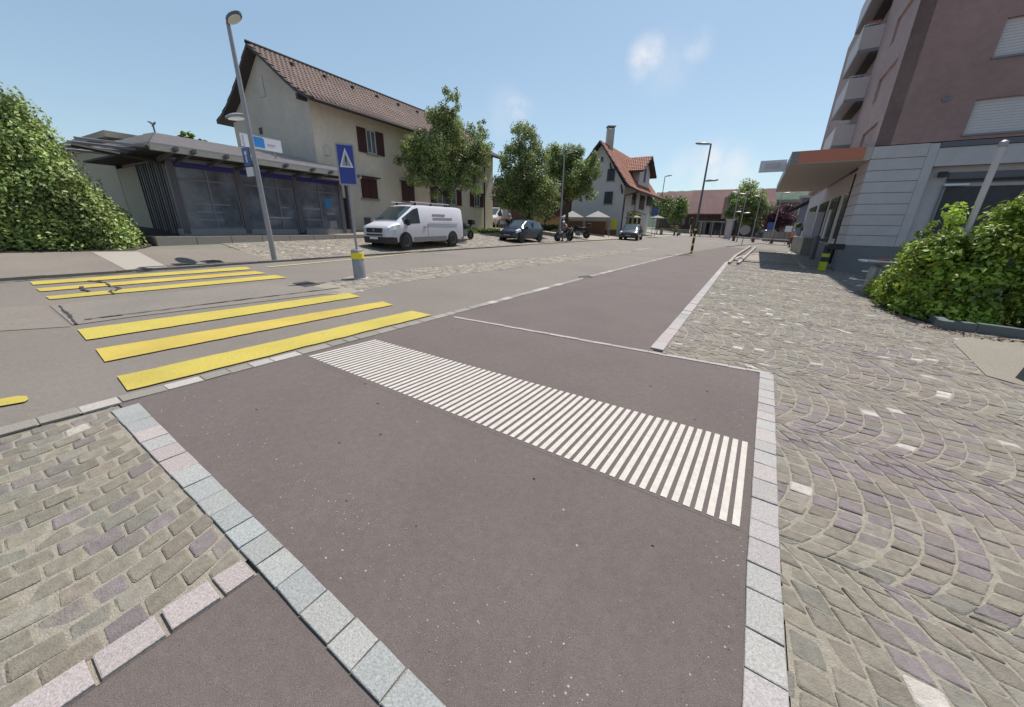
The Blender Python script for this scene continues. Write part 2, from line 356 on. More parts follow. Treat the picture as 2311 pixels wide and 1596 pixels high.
# left pavement behind the far kerb
LP = [TP(t, farp(t)) for t in (-30, .5, 6)] + [TP(6, -15.5), TP(2.5, -17.0), TP(-30, -17.5)]
pave_l = sheet('pavement', LP, .006, 'asphalt_walk')
cob_l_far = sheet('cobbled_pavement', [TP(t, farp(t)) for t in (6, 17, 40, 60, 80)] + [TP(80, -20), TP(40, -22), TP(6, -24), TP(6, -15.5)], .006, 'joint')
path_sand = sheet('path', [G(2180, 762), G(2148, 772), G(2225, 850), G(2290, 868), TP(3.3, 8.6), TP(0, 12), TP(6, 14), G(2311, 768)], .016, 'sand_walk')
BED_R = [TP(-6, .47), TP(5.43, .50), TP(5.36, -.80), TP(22, -.86), TP(30, -.05), TP(33.5, .75), TP(40, 3.8), TP(46, 9), TP(46, 16.5), TP(22, 3.65), TP(22, 16), TP(-6, 16)]
bed_r = sheet('cobbled_square', [TP(-6, .47), TP(5.43, .50), TP(5.36, -.80), TP(22, -.86), TP(30, -.05), TP(33.5, .75), TP(40, 3.8), TP(46, 9), TP(46, 17), TP(-6, 17)], .004, 'joint')
bed_l = sheet('cobbled_pavement', [TP(.46, -4.5), TP(.46, -1.92), TP(-8, -1.92), TP(-8, -4.62)], .004, 'joint')
MED = [G(560, 668), G(700, 648), G(812, 618), G(1050, 596), G(1300, 574), G(1480, 559), G(1300, 588), G(1050, 618), G(880, 642), G(790, 664)]
median = sheet('median_strip', [tuple(q) for q in MED], .005, 'joint')
isl = sheet('crossing_island', [G(112, 690), G(640, 634), G(700, 645), G(770, 660), G(300, 716), G(165, 735)], .009, 'asphalt_worn')
isl2 = sheet('median_strip', [G(-60, 700), G(100, 690), G(160, 738), G(-60, 752)], .007, 'asphalt_walk')
slab = sheet('concrete_slab', [G(208, 570), G(312, 569), G(386, 606), G(300, 615)], .012, 'concrete_pale')
# ---- setts laid in stacked arcs
def sett_geo(corners, lift, tilt, out_v, out_f, bev=.010):
    c = np.array(corners); m = c.mean(0); z = [zg(*q) for q in c]; n = len(out_v)
    tz = [z[i]+lift+float((c[i]-m)@tilt) for i in range(4)]
    for i in range(4): out_v.append((c[i][0], c[i][1], z[i]-.006))
    for i in range(4): out_v.append((c[i][0], c[i][1], tz[i]-bev*.6))
    for i in range(4):
        d = m-c[i]; q = c[i]+d/np.linalg.norm(d)*bev*1.5; out_v.append((q[0], q[1], tz[i]))
    for i in range(4):
        j = (i+1) % 4; out_f.append((n+i, n+j, n+4+j, n+4+i)); out_f.append((n+4+i, n+4+j, n+8+j, n+8+i))
    out_f.append((n+8, n+9, n+10, n+11))
def sett_round(corners, lift, tilt, out_v, out_f, bev=.007):
    """worn sett: eight sided outline with knocked off corners"""
    c = [np.array(q) for q in corners]; m = sum(c)/4; n = len(out_v); P = []
    for i in range(4):
        a, b = c[i], c[(i+1) % 4]; ka, kb = random.uniform(.04, .11), random.uniform(.89, .96)
        for k in (ka, kb):
            q = a+(b-a)*k; d = q-m; P.append(q+d/np.linalg.norm(d)*rng.normal(.0006, .0018))
    Z = [zg(*q) for q in P]; T = [Z[i]+lift+float((P[i]-m)@tilt) for i in range(8)]
    for i in range(8): out_v.append((P[i][0], P[i][1], Z[i]-.006))
    for i in range(8): out_v.append((P[i][0], P[i][1], T[i]-bev*.7))
    for i in range(8):
        d = m-P[i]; q = P[i]+d/np.linalg.norm(d)*bev*1.6; out_v.append((q[0], q[1], T[i]))
    for i in range(8):
        j = (i+1) % 8; out_f.append((n+i, n+j, n+8+j, n+8+i)); out_f.append((n+8+i, n+8+j, n+16+j, n+16+i))
    out_f.append(tuple(n+16+i for i in range(8)))
PAL = [((.205, .190, .155), 8), ((.185, .172, .142), 6), ((.185, .168, .158), 3.0), ((.205, .180, .150), 2.5), ((.225, .215, .185), 1.5), ((.175, .172, .148), 2)]
_pw = np.array([w for _, w in PAL]); _pw = _pw/_pw.sum()
def sett_color(x, y, white):
    if random.random() < white: c = np.array((.47, .45, .42))*random.uniform(.8, 1.1)
    else:
        c = np.array(PAL[int(rng.choice(len(PAL), p=_pw))][0])*random.uniform(.88, 1.12)
    if random.random() < .08+.40*max(0, math.sin(x*1.3+.8)*math.sin(y*1.1+1.9)): c = np.array((.182, .161, .165))*random.uniform(.9, 1.12)
    k = .5+.5*math.sin(x*.9+1.7*math.sin(y*.6))*math.cos(y*.8+1.1*math.sin(x*.7))
    return c*((1-k)*np.array((1.0, 1.0, .98))+k*np.array((.99, .93, .98)))*1.06
def arcs(poly, t0, t1, p0, p1, w, r, step, tapex, near_n, parent, stuff_name, white=.02, size=.135, holes=(), lift=.009, gap=.0090):
    cells = []
    nb0 = int(math.floor((t0-tapex)/w))-1; nb1 = int(math.ceil((t1-tapex)/w))+1
    half = math.asin(min(.98, w/2/r))
    for b in range(nb0, nb1+1):
        tc = tapex+b*w; ph = random.random()*step
        k0 = int((p0-r-.2)/step); k1 = int((p1)/step)
        for k in range(k0, k1):
            n = max(4, int(round(2*half*r/size))); ja = [0]+[random.uniform(-.16, .16) for _ in range(n-1)]+[0]
            off = .5*(k % 2)
            ths = [-half]+[(-half+2*half*(i+off+ja[min(i+1, n-1)]*.6)/n) for i in range(0 if off else 1, n)]+[half]
            for i in range(len(ths)-1):
                a, c_ = ths[i], ths[i+1]
                if c_-a < .03: continue
                P = lambda th, kk: (tc+r*math.sin(th), kk*step+ph+r*math.cos(th))
                q = [P(a, k), P(c_, k), P(c_, k+1), P(a, k+1)]
                m = (sum(x[0] for x in q)/4, sum(x[1] for x in q)/4)
                if not (t0 < m[0] < t1 and p0 < m[1] < p1): continue
                xy = [TP(*x) for x in q]; mm = TP(*m)
                if not inside(poly, mm[0], mm[1]): continue
                if any(inside(h, mm[0], mm[1]) for h in holes): continue
                mm = np.array(mm); sh = []
                for x in xy:
                    d = x-mm; L = np.linalg.norm(d); sh.append(mm+d*(1-gap/L)+rng.normal(0, .0032, 2))
                if np.cross(sh[1]-sh[0], sh[2]-sh[0]) < 0: sh.reverse()
                cells.append((float(np.hypot(*mm)), mm, sh))
    cells.sort(key=lambda c: c[0]); V = []; F = []; CC = []
    vis = 0
    for dist, mm, sh in cells:
        lf = lift+random.uniform(-.004, .005); tilt = rng.normal(0, .03, 2); col = sett_color(mm[0], mm[1], white if dist > 3.4 else white*.35)
        v = ray_pix(mm)
        if vis < near_n and v is not None and -20 < v[0] < CW+20 and -20 < v[1] < CH+40:
            vis += 1; vv = []; ff = []; sett_round(sh, lf, tilt, vv, ff)
            me = bpy.data.meshes.new('cobblestone'); me.from_pydata(vv, [], ff); me.update(); colattr(me, [col]*len(ff)); link('cobblestone', me, 'sett', parent)
        else:
            near = dist < 7.5; (sett_round if near else sett_geo)(sh, lf, tilt, V, F); CC += [col]*(17 if near else 9)
    me = bpy.data.meshes.new(stuff_name); me.from_pydata(V, [], F); me.update(); colattr(me, CC); o = link(stuff_name, me, 'sett', parent); o['kind'] = 'stuff'
    return len(cells)
def ray_pix(p, z=None):
    if z is None: z = zg(p[0], p[1])
    v = RGT*p[0]+FWD*p[1]+DOWN*(EYE-z)
    if v[2] <= .05: return None
    return (CW/2+CF*v[0]/v[2], CH/2+CF*v[1]/v[2])
BP = [tuple(q) for q in BED_R]
FULL_R = [tuple(TP(*q)) for q in ((-3, .44), (5.40, .44), (5.34, -.84), (22, -.9), (27, -.5), (27, 3.9), (24, 3.9), (16.5, 9), (14, 16), (-3, 16))]
SANDP = [tuple(q) for q in (G(2180, 762), G(2148, 772), G(2225, 850), G(2290, 868), TP(3.3, 8.6), TP(0, 12), TP(6, 14), G(2311, 768))]
nR = arcs(FULL_R, -2.2, 26, -.95, 9.5, 1.7, 1.32, .140, 3.15, 300, bed_r, 'cobblestones', white=.035, holes=[SANDP])
nL = arcs([tuple(TP(*q)) for q in ((.435, -4.5), (.435, -1.95), (-5, -1.95), (-5, -4.6))], -4.5, .5, -4.6, -1.85, 1.9, 1.35, .130, -.15, 280, bed_l, 'cobblestones', white=.02, size=.155, gap=.0095)
nM = arcs([tuple(q) for q in MED], 5, 26, -11, -6, 1.3, .9, .15, 3.15, 0, median, 'cobblestones', white=.018, size=.15, lift=.007)
FARL = [tuple(q) for q in ([TP(t, farp(t)-.1) for t in (6, 17, 36)] + [TP(36, -17.5), TP(6, -17.8)])]
nF = arcs(FARL, 6, 34, -17.8, -12, 1.5, 1.0, .16, 3.15, 0, cob_l_far, 'cobblestones', white=.03, size=.16, lift=.008)
# ---- kerb stones
GRA = [(.36, .345, .35), (.40, .365, .375), (.35, .36, .365), (.42, .375, .385), (.37, .355, .345)]
def kerb(name, L0, L1, n_or_len, m='granite', lift=.022, gap=.008, pal=GRA, top_w=None, jit=.18, curve=None):
    """L0, L1: left and right edge polylines in road coordinates; stones are cut across them"""
    root = sheet(name, [TP(*q) for q in L0]+[TP(*q) for q in reversed(L1)], .0085, 'joint')
    def arc(L):
        P = np.array([TP(*q) for q in L]); d = np.r_[0, np.cumsum(np.linalg.norm(np.diff(P, axis=0), axis=1))]; return P, d
    Pa, da = arc(L0); Pb, db = arc(L1); tot = da[-1]; cuts = [0]; L = n_or_len
    while cuts[-1] < tot-.05: cuts.append(min(tot, cuts[-1]+L*(1+random.uniform(-jit, jit))))
    def at(P, d, f): s = f*d[-1]; return np.array([np.interp(s, d, P[:, 0]), np.interp(s, d, P[:, 1])])
    for i in range(len(cuts)-1):
        a = cuts[i]/tot; b = cuts[i+1]/tot; g = gap/2/tot
        if b-a < 4*g: continue
        c = [at(Pa, da, a+g), at(Pb, db, a+g), at(Pb, db, b-g), at(Pa, da, b-g)]
        c = [q+rng.normal(0, .0015, 2) for q in c]
        if np.cross(c[1]-c[0], c[2]-c[0]) < 0: c.reverse()
        v = []; f = []; sett_geo(c, lift+random.uniform(-.002, .003), rng.normal(0, .008, 2), v, f, bev=.004)
        me = bpy.data.meshes.new('kerb_stone'); me.from_pydata(v, [], f); me.update()
        colattr(me, [np.array(pal[random.randrange(len(pal))])*random.uniform(.92, 1.08)]*len(f)); link('kerb_stone', me, m, root)
    return root
PINK = [(.42, .375, .378), (.405, .365, .368)]
BLU = [(.335, .36, .37), (.35, .365, .365), (.335, .355, .36), (.35, .365, .37), (.36, .365, .365), (.42, .37, .375)]
kerb('kerb', [(.452, -4.43), (.458, -1.9), (.44, .30)], [(.628, -4.43), (.595, -1.72), (.575, .30)], .2, pal=BLU, lift=.02)
kerb('kerb', [(-3.5, -1.93), (.44, -1.93)], [(-3.5, -1.79), (.44, -1.785)], .24, pal=PINK, lift=.026, gap=.02, jit=.25)
kerb('kerb', [(-3, .315), (2, .325), (5.40, .405)], [(-3, .47), (2, .48), (5.40, .555)], .215, pal=[(.40, .375, .385), (.42, .385, .39), (.385, .37, .37), (.39, .39, .385)], lift=.022)
kerb('kerb', [(4.74, -4.30), (5.42, .55)], [(4.81, -4.31), (5.50, .55)], .25, pal=PINK, lift=.014, gap=.006)
kerb('kerb', [(5.42, -.985), (22, -1.03), (27, -.7), (30, -.25), (33.6, .55), (38, 2.3), (44, 6.5)], [(5.42, -.80), (22, -.86), (27, -.53), (30, -.07), (33.5, .75), (37.8, 2.5), (43.8, 6.7)], .45, pal=PINK+GRA, lift=.028)
gl = [-12, -6, -2, .5, 2, 4.4, 8, 11.5, 16, 21, 26]
kerb('gutter', [(t, gut(t)-.10) for t in gl], [(t, gut(t)+.06) for t in gl], .30, pal=[(.27, .255, .23), (.29, .27, .245), (.31, .29, .27), (.26, .245, .22), (.44, .42, .40), (.28, .26, .24)], lift=.016, gap=.012, jit=.4)
fl = [-12, -6, .5, 6, 17, 26, 40]
kerb('kerb', [(t, farp(t)-.12) for t in fl], [(t, farp(t)) for t in fl], 1.0, pal=[(.19, .175, .16), (.20, .185, .17)], lift=.06)
# ---- painted markings
def pave_quad(q, level):
    return [(x[0], x[1], zg(*x)+level) for x in q]
def marking(name, pts, m, parent, level=.016, wob=.0):
    """painted patch with softly worn outline"""
    P = [np.array(p) for p in pts]; out = []
    for i in range(len(P)):
        a, b = P[i], P[(i+1) % len(P)]; n = max(1, int(np.linalg.norm(b-a)/.12))
        d = (b-a)/max(1e-6, np.linalg.norm(b-a)); nn = np.array([-d[1], d[0]])
        for k in range(n): out.append(a+(b-a)*k/n+nn*(rng.normal(0, wob) if wob else 0))
    mb = MB(); c = sum(out)/len(out)
    for i in range(len(out)):
        q = [out[i], out[(i+1) % len(out)], c]; mb.poly(pave_quad(q, level))
    o = mb.build(name, m, parent); me = o.data
    if me.polygons[0].normal.z < 0: me.flip_normals()
    return o
def zz(x, y): return G(x/3.301*.8857, (640+y/3.301)*.8857)
def bar(p4, m='zebra'):
    """one stripe from its four measured corners; drawn as a row of small pieces"""
    a, b, c, d = [np.array(q) for q in p4]; n = 28; o1 = [a+(d-a)*i/n for i in range(n+1)]; o2 = [b+(c-b)*i/n for i in range(n+1)]
    o1 = [q+rng.normal(0, .006, 2) for q in o1]; o2 = [q+rng.normal(0, .006, 2) for q in o2]
    mb = MB()
    for i in range(n): mb.poly(pave_quad([o1[i], o1[i+1], o2[i+1], o2[i]], .016))
    o = mb.build('zebra_stripe', m, road, fix=False); me = o.data
    if me.polygons[0].normal.z < 0: me.flip_normals()
bar([G(268, 852), G(290, 885), G(973, 713), G(930, 703)]); bar([G(215, 791), G(237, 819), G(887, 690), G(865, 682)], 'zebra_orange'); bar([G(175, 746), G(194, 770), G(813, 671), G(787, 663)])
bar([zz(258, 263), zz(285, 290), zz(2115, 157), zz(2070, 136)]); bar([zz(315, 320), zz(340, 346), zz(2245, 191), zz(2150, 172)], 'zebra_orange'); bar([zz(385, 388), zz(415, 414), G(647, 628), G(622, 622)])
marking('edge_mark', [G(-20, 908), G(-20, 924), G(58, 910), G(66, 904), G(62, 897), G(40, 897)], 'zebra', road)
def strip_line(name, pts, w, m, parent, level=.016, wob=0):
    P = [np.array(q) for q in pts]; mb = MB()
    L = []; R_ = []
    for i in range(len(P)):
        t = P[min(i+1, len(P)-1)]-P[max(i-1, 0)]; t = t/np.linalg.norm(t); n = np.array([-t[1], t[0]])
        ww = w*(1+random.uniform(-wob, wob)); L.append(P[i]+n*ww/2); R_.append(P[i]-n*ww/2)
    for i in range(len(P)-1): mb.poly(pave_quad([R_[i], R_[i+1], L[i+1], L[i]], level))
    o = mb.build(name, m, parent, fix=False)
    if o.data.polygons[0].normal.z < 0: o.data.flip_normals()
    return o
strip_line('edge_line', [G(603, 604), G(700, 595), G(830, 583), G(975, 567), G(1120, 558), G(1300, 548), G(1420, 543)], .11, 'yellow_line', road, .014)
# cracks and seams
def crack(pts, w, parent, n=5, amp=.03, level=.019):
    P = [np.array(G(*p)) for p in pts]; out = []
    for i in range(len(P)-1):
        for k in range(n): out.append(P[i]+(P[i+1]-P[i])*k/n+rng.normal(0, amp, 2))
    out.append(P[-1]); strip_line('crack', out, w, 'crack', parent, level, wob=.6)
crack([(188, 724), (235, 718), (290, 711), (400, 697), (520, 681), (640, 667), (768, 651)], .04, isl, 6, .010)
crack([(133, 692), (150, 704), (160, 717), (173, 734)], .03, isl, 4, .010)
crack([(204, 635), (236, 639), (245, 646), (271, 652.5), (258, 659.5)], .06, road, 4, .02)
crack([(248, 657), (258, 665)], .05, road, 3, .02)
crack([(0, 639), (80, 632), (200, 624), (300, 616), (420, 607), (520, 599)], .05, road, 6, .01)
crack([(180, 649), (188, 656), (205, 659)], .05, road, 3, .02)
# tactile stripes of white plastic
tact = sheet('tactile_strip', [G(690, 812), G(845, 764), G(1692, 1000), G(1672, 1200)], .0065, 'asphalt_dark')
nA, fA = G(1668, 1192), G(697, 806); nB, fB = G(1687, 1001), G(848, 768); NS = 65
for i in range(NS):
    a = i/(NS-.45); w = .042/4.68
    q = [nA+(fA-nA)*a, nB+(fB-nB)*a, nB+(fB-nB)*(a+w), nA+(fA-nA)*(a+w)]
    mb = MB(); lo = [(x[0], x[1], zg(*x)+.004) for x in q]; hi = [(x[0], x[1], zg(*x)+.0115) for x in q]; mb.hexa(lo, hi); mb.build('tactile_bar', 'white_line', tact)
# loose grit, small stones and old chewing gum on the pavements
def grit(name, pts, sizes, cols, parent, m='granite', lift=.006):
    V = []; F = []; CC = []
    for (x, y), r_, c in zip(pts, sizes, cols):
        n = len(V); z = zg(x, y)+lift; a0 = random.random()*6; k = 5
        for j in range(k): a = a0+2*math.pi*j/k; q = r_*random.uniform(.7, 1.15); V.append((x+q*math.cos(a), y+q*math.sin(a), z))
        V.append((x, y, z+r_*random.uniform(.35, .8)))
        for j in range(k): F.append((n+j, n+(j+1) % k, n+k)); CC.append(c)
    me = bpy.data.meshes.new(name); me.from_pydata(V, [], F); me.update(); colattr(me, CC); o = link(name, me, m, parent); o['kind'] = 'stuff'
P_ = []; R2_ = []; C_ = []
for _ in range(1500):
    u_ = random.random()
    if u_ < .35: t, p = random.uniform(.62, .95)+abs(rng.normal(0, .12)), random.uniform(-4.3, .3)
    elif u_ < .6: t, p = random.uniform(-.5, 5.4), .31-abs(rng.normal(0, .10))
    elif u_ < .8: t, p = random.uniform(.7, 20), 0; p = gut(t)+.08+abs(rng.normal(0, .15))
    else: t, p = random.uniform(.7, 5), random.uniform(-4.3, .3)
    P_.append(TP(t, p)); R2_.append(random.choice((.0025, .003, .004, .006))); k = random.choice((.2, .35, .5)); C_.append((k, k*.93, k*.86))
grit('grit', P_, R2_, C_, pave_r)
grit('chewing_gum', [TP(random.uniform(.8, 5), random.uniform(-4, .2)) for _ in range(26)], [random.uniform(.008, .017) for _ in range(26)], [random.choice(((.05, .045, .045), (.06, .055, .05), (.24, .22, .2))) for _ in range(26)], pave_r, lift=.0052)
# drain covers
def cover(name, q, label):
    r = setp(bpy.data.objects.new(name, None), label, 'drain cover'); COL.objects.link(r); c = sum(q)/4; r.location = (c[0], c[1], zg(*c)); OFF[r.name] = Vector(r.location)
    mb = MB(); mb.hexa(pave_quad(q, -.002), pave_quad(q, .021)); mb.build('frame', 'iron', r)
    for k in range(6):
        a, b = (k+.22)/6, (k+.78)/6
        s = [q[0]+(q[3]-q[0])*a+(q[1]-q[0])*.1, q[0]+(q[3]-q[0])*a+(q[1]-q[0])*.9, q[0]+(q[3]-q[0])*b+(q[1]-q[0])*.9, q[0]+(q[3]-q[0])*b+(q[1]-q[0])*.1]
        mb = MB(); mb.hexa(pave_quad(s, .020), pave_quad(s, .030)); mb.build('grate_bar', 'iron', r)
cover('drain_cover', [G(660, 641), G(690, 649), G(722, 643), G(692, 636)], 'dark square iron cover on the crossing island beside the sign post')
cover('drain_cover', [G(452, 591), G(470, 595), G(500, 592), G(482, 588)], 'right one of two iron grates at the kerb left of the tall lamp post')
cover('drain_cover', [G(385, 597), G(405, 601), G(432, 598), G(412, 595)], 'left one of two iron grates at the kerb left of the tall lamp post')
cover('drain_cover', [G(296, 610), G(312, 615), G(340, 612), G(325, 606)], 'grey cover at the road end of the pale concrete slab')
cover('drain_cover', [G(1305, 626), G(1318, 629), G(1338, 626), G(1325, 623)], 'small iron cover in the dark pavement beyond the white kerb line')
# bicycle guide edges beside kerb E
for n, (p, lab) in enumerate((([G(1645, 597), G(1659, 581), G(1694, 558)], 'left of two low pale granite edges beside the far kerb'), ([G(1665, 598), G(1705, 560)], 'right of two low pale granite edges beside the far kerb'))):
    mb = MB(); p = [np.array(q) for q in p]
    for a, b in zip(p[:-1], p[1:]):
        t = (b-a)/np.linalg.norm(b-a); m_ = np.array([-t[1], t[0]])*.07; q = [a-m_, a+m_, b+m_, b-m_]; mb.hexa(pave_quad(q, 0), pave_quad(q, .13))
    o = mb.build('granite_edge', 'concrete_pale'); setp(o, lab, 'kerb edge')
# ================================================================== BUILDINGS
def tiles(name, parent, m, quadfn, nu, nv, thick=.03, jit=.12, stuff=True):
    """rows of lapped tiles over a patch; quadfn(u, v) -> point, u along the eave, v from eave to ridge"""
    V = []; F = []; CC = []
    for j in range(nv):
        for i in range(nu):
            off = .5/nu if j % 2 else 0; u0 = min(1, i/nu+off); u1 = min(1, (i+1)/nu+off)
            if u1-u0 < 1e-4: continue
            um = (u0+u1)/2; v0, v1 = j/nv, min(1, (j+1.0)/nv)
            a, am, b = [Vector(quadfn(u, v0)) for u in (u0, um, u1)]; c, cm_, d = [Vector(quadfn(u, v1)) for u in (u0, um, u1)]
            nrm = (b-a).cross(c-a).normalized(); nrm = nrm if nrm.z > 0 else -nrm
            L = nrm*thick; h = nrm*thick*.75; n = len(V)
            V += [tuple(x) for x in (a, am, b, a+L, am+L+h, b+L, c+L*.25, cm_+L*.25+h, d+L*.25)]
            F += [(n, n+1, n+4, n+3), (n+1, n+2, n+5, n+4), (n+3, n+4, n+7, n+6), (n+4, n+5, n+8, n+7)]
            k = random.uniform(1-jit, 1+jit); CC += [(k, k*random.uniform(.96, 1.04), k*random.uniform(.94, 1.06))]*4
    me = bpy.data.meshes.new(name); me.from_pydata(V, [], F); me.update(); colattr(me, CC); o = link(name, me, m, parent)
    if stuff: o['kind'] = 'stuff'
    return o
def lerp_poly(P, v):                                      # P: list of points, v 0..1 by length
    d = [0]
    for a, b in zip(P[:-1], P[1:]): d.append(d[-1]+math.dist(a, b))
    s = v*d[-1]
    for i in range(len(P)-1):
        if s <= d[i+1]+1e-9: k = (s-d[i])/max(1e-9, d[i+1]-d[i]); return tuple(P[i][j]+(P[i+1][j]-P[i][j])*k for j in range(len(P[i])))
    return tuple(P[-1])
# ---------------- farmhouse with brown roof
HD = np.array([.49, .872]); HN = np.array([.872, -.49]); HK = np.array([-10.459, 21.089])
HF = Fr(HK, HD, HN); HG = Fr(HK, -HN, -HD)                # street front, gable
house = thing('house', 'long cream plastered house with brown tiled roof and dark red shutters', 'house', (HK[0], HK[1], zg(*HK)))
L_ = 17.1; Wd = 7.5
RF = [(-.95, 7.42), (.2, 7.95), (.85, 8.38), (1.6, 8.92), (2.2, 9.36), (3.62, 10.32)]; RB = [(8.25, 7.35), (7.2, 7.78), (6.6, 8.12), (5.6, 8.75), (4.6, 9.55), (3.62, 10.32)]
def rz(v):
    P = sorted(RF+RB[:-1]); return float(np.interp(v, [p[0] for p in P], [p[1] for p in P]))
mb = MB(); B0 = -.2
mb.poly([HF.pt(0, 0, B0), HF.pt(L_, 0, B0), HF.pt(L_, 0, 7.75), HF.pt(0, 0, 7.75)])
for u, k in ((L_, 1), ):
    ring = [(0, B0), (Wd, B0), (Wd, rz(Wd)-.12)]+[(v, rz(v)-.12) for v in (6.4, 5.4, 4.4, 3.62, 2.8, 2, 1.2, .6)]+[(0, rz(0)-.12)]
    mb.poly([(HK[0]+HD[0]*u-HN[0]*v, HK[1]+HD[1]*u-HN[1]*v, z) for v, z in ring])
mb.poly([(HK[0]-HN[0]*Wd+HD[0]*u, HK[1]-HN[1]*Wd+HD[1]*u, z) for u, z in ((0, B0), (L_, B0), (L_, 7.4), (0, 7.4))])
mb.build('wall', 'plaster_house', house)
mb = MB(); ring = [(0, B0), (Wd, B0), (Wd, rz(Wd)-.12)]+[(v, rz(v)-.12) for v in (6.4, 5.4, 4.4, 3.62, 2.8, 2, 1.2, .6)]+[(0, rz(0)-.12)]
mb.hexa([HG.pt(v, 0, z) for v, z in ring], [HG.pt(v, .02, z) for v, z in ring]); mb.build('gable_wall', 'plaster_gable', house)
roof = MB()
OV = .55
for prof in (RF, RB):
    for (v0, z0), (v1, z1) in zip(prof[:-1], prof[1:]):
        a = [HG.pt(v0, OV, z0-.16), HG.pt(v1, OV, z1-.16), HG.pt(v1, -L_-.5, z1-.16), HG.pt(v0, -L_-.5, z0-.16)]
        b = [HG.pt(v0, OV, z0), HG.pt(v1, OV, z1), HG.pt(v1, -L_-.5, z1), HG.pt(v0, -L_-.5, z0)]
        roof.hexa(a, b)
roof_o = roof.build('roof', 'wood_dark', house)
def qf(u, v): p = lerp_poly(RF, v); return HG.pt(p[0], OV-u*(L_+.5+OV), p[1]+.01)
tiles('roof_tiles', roof_o, 'roof_brown', qf, 72, 20)
def qb(u, v): p = lerp_poly(RB, v); return HG.pt(p[0], OV-u*(L_+.5+OV), p[1]+.01)
tiles('roof_tiles', roof_o, 'roof_brown', qb, 40, 12)
mb = MB(); mb.tube([HG.pt(3.62, OV+.02, 10.36), HG.pt(3.62, -L_-.5, 10.36)], .09, 8); mb.build('ridge_cap', 'roof_brown', roof_o)
for i in range(9):
    u = 1.2+i*1.9; mb = MB(); p = Vector(HF.pt(u, -1.62-1.1, 9.72)); mb.box(p.x-.09, p.x+.09, p.y-.09, p.y+.09, p.z-.05, p.z+.16); mb.build('snow_guard', 'wood_dark', roof_o)
mb = MB(); mb.tube([HF.pt(-.4, .98, 7.36), HF.pt(L_+.3, .98, 7.36)], .07, 8); mb.build('gutter_pipe', 'wood_dark', house)
mb = MB(); mb.tube([HF.pt(15.6, .98, 7.3), HF.pt(15.6, .10, 6.9), HF.pt(15.6, .10, .8)], .055, 8); mb.build('downpipe', 'black', house)
def slats(parent, fr, u0, u1, z0, z1, w, m):
    for i in range(n := 7):
        zz0 = z0+(z1-z0)*(i+.12)/n; mb = MB(); mb.fbox(fr, u0+.05, u1-.05, w, w+.018, zz0, zz0+(z1-z0)/n*.7); mb.build('slat', m, parent)
def shutter(parent, fr, u0, u1, z0, z1, w=.03, m='shutter'):
    mb = MB(); mb.fbox(fr, u0, u1, w, w+.04, z0, z1); s = mb.build('shutter', m, parent); return s
def window(parent, fr, u0, u1, z0, z1, panes=2, fm='frame_white', gm='glass_dark', sill=True, shut=None, depth=.10):
    mb = MB(); fw = .06
    mb.fbox(fr, u0, u1, .003, .05, z0, z0+fw).fbox(fr, u0, u1, .003, .05, z1-fw, z1).fbox(fr, u0, u0+fw, .003, .05, z0+fw, z1-fw).fbox(fr, u1-fw, u1, .003, .05, z0+fw, z1-fw)
    w_ = (u1-u0)/panes
    for i in range(1, panes): mb.fbox(fr, u0+w_*i-.03, u0+w_*i+.03, .003, .05, z0+fw, z1-fw)
    f = mb.build('window', fm, parent)
    for i in range(panes):
        mb = MB(); mb.fbox(fr, u0+w_*i+.03, u0+w_*(i+1)-.03, .004, .025, z0+fw, z1-fw); mb.build('pane', gm, f)
    if sill: mb = MB(); mb.fbox(fr, u0-.12, u1+.12, .002, .11, z0-.09, z0-.003); mb.build('sill', 'concrete_pale', f)
    if shut:
        for a, b in shut: shutter(f, fr, a, b, z0-.02, z1+.02)
    return f
# street front windows; u measured from the near corner
window(house, HF, 3.30, 3.98, 5.70, 6.93, 2, shut=[(2.68, 3.27), (4.0, 4.58)], gm='glass_pale')
for u0, u1, z0, z1 in ((2.60, 3.72, 3.20, 4.30), (5.82, 6.92, 3.24, 4.36)):
    f = window(house, HF, u0, u1, z0, z1, 2, fm='shutter', gm='black'); shutter(f, HF, u0, (u0+u1)/2-.01, z0, z1, .055); shutter(f, HF, (u0+u1)/2+.01, u1, z0, z1, .055)
    mb = MB(); mb.fbox(HF, u0-.15, u1+.15, .0, .32, z1+.05, z1+.10); mb.build('awning_board', 'wood_dark', house)
window(house, HF, 9.35, 11.6, 3.28, 4.40, 4, shut=[(8.62, 9.3), (11.7, 12.3)], gm='glass_pale')
for u in (6.9, 10.4, 13.6): window(house, HF, u, u+.75, 5.75, 6.95, 2, shut=[(u-.62, u-.03), (u+.78, u+1.37)], gm='glass_pale')
window(house, HF, 14.1, 14.9, 3.3, 4.4, 2, shut=[(13.5, 14.07), (14.93, 15.5)])
mb = MB(); mb.fbox(HF, 2.55, 3.0, .0, .06, 1.5, 2.1); mb.build('vent_grille', 'steel_frame', house)
mb = MB(); mb.fbox(HF, .42, .74, .0, .14, 5.15, 5.55); mb.build('wall_box', 'frame_white', house)
mb = MB(); mb.fbox(HF, 1.02, 1.62, .0, .06, 1.35, 3.1); mb.build('door', 'black', house)
u, z = HG.uz(590, 195); mb = MB(); mb.fbox(HG, u-.28, u+.28, .02, .06, z-.5, z+.45); mb.build('attic_hatch', 'plaster_gable', house)
u, z = HG.uz(590, 296); mb = MB(); mb.fbox(HG, u-.14, u+.14, .02, .05, z-.16, z+.16); mb.build('vent', 'wood_dark', house)
for v in (.15, 7.3): mb = MB(); mb.fbox(HG, v-.08, v+.08, .02, .5, rz(v)-.45, rz(v)-.2); mb.build('purlin_end', 'wood_dark', roof_o)
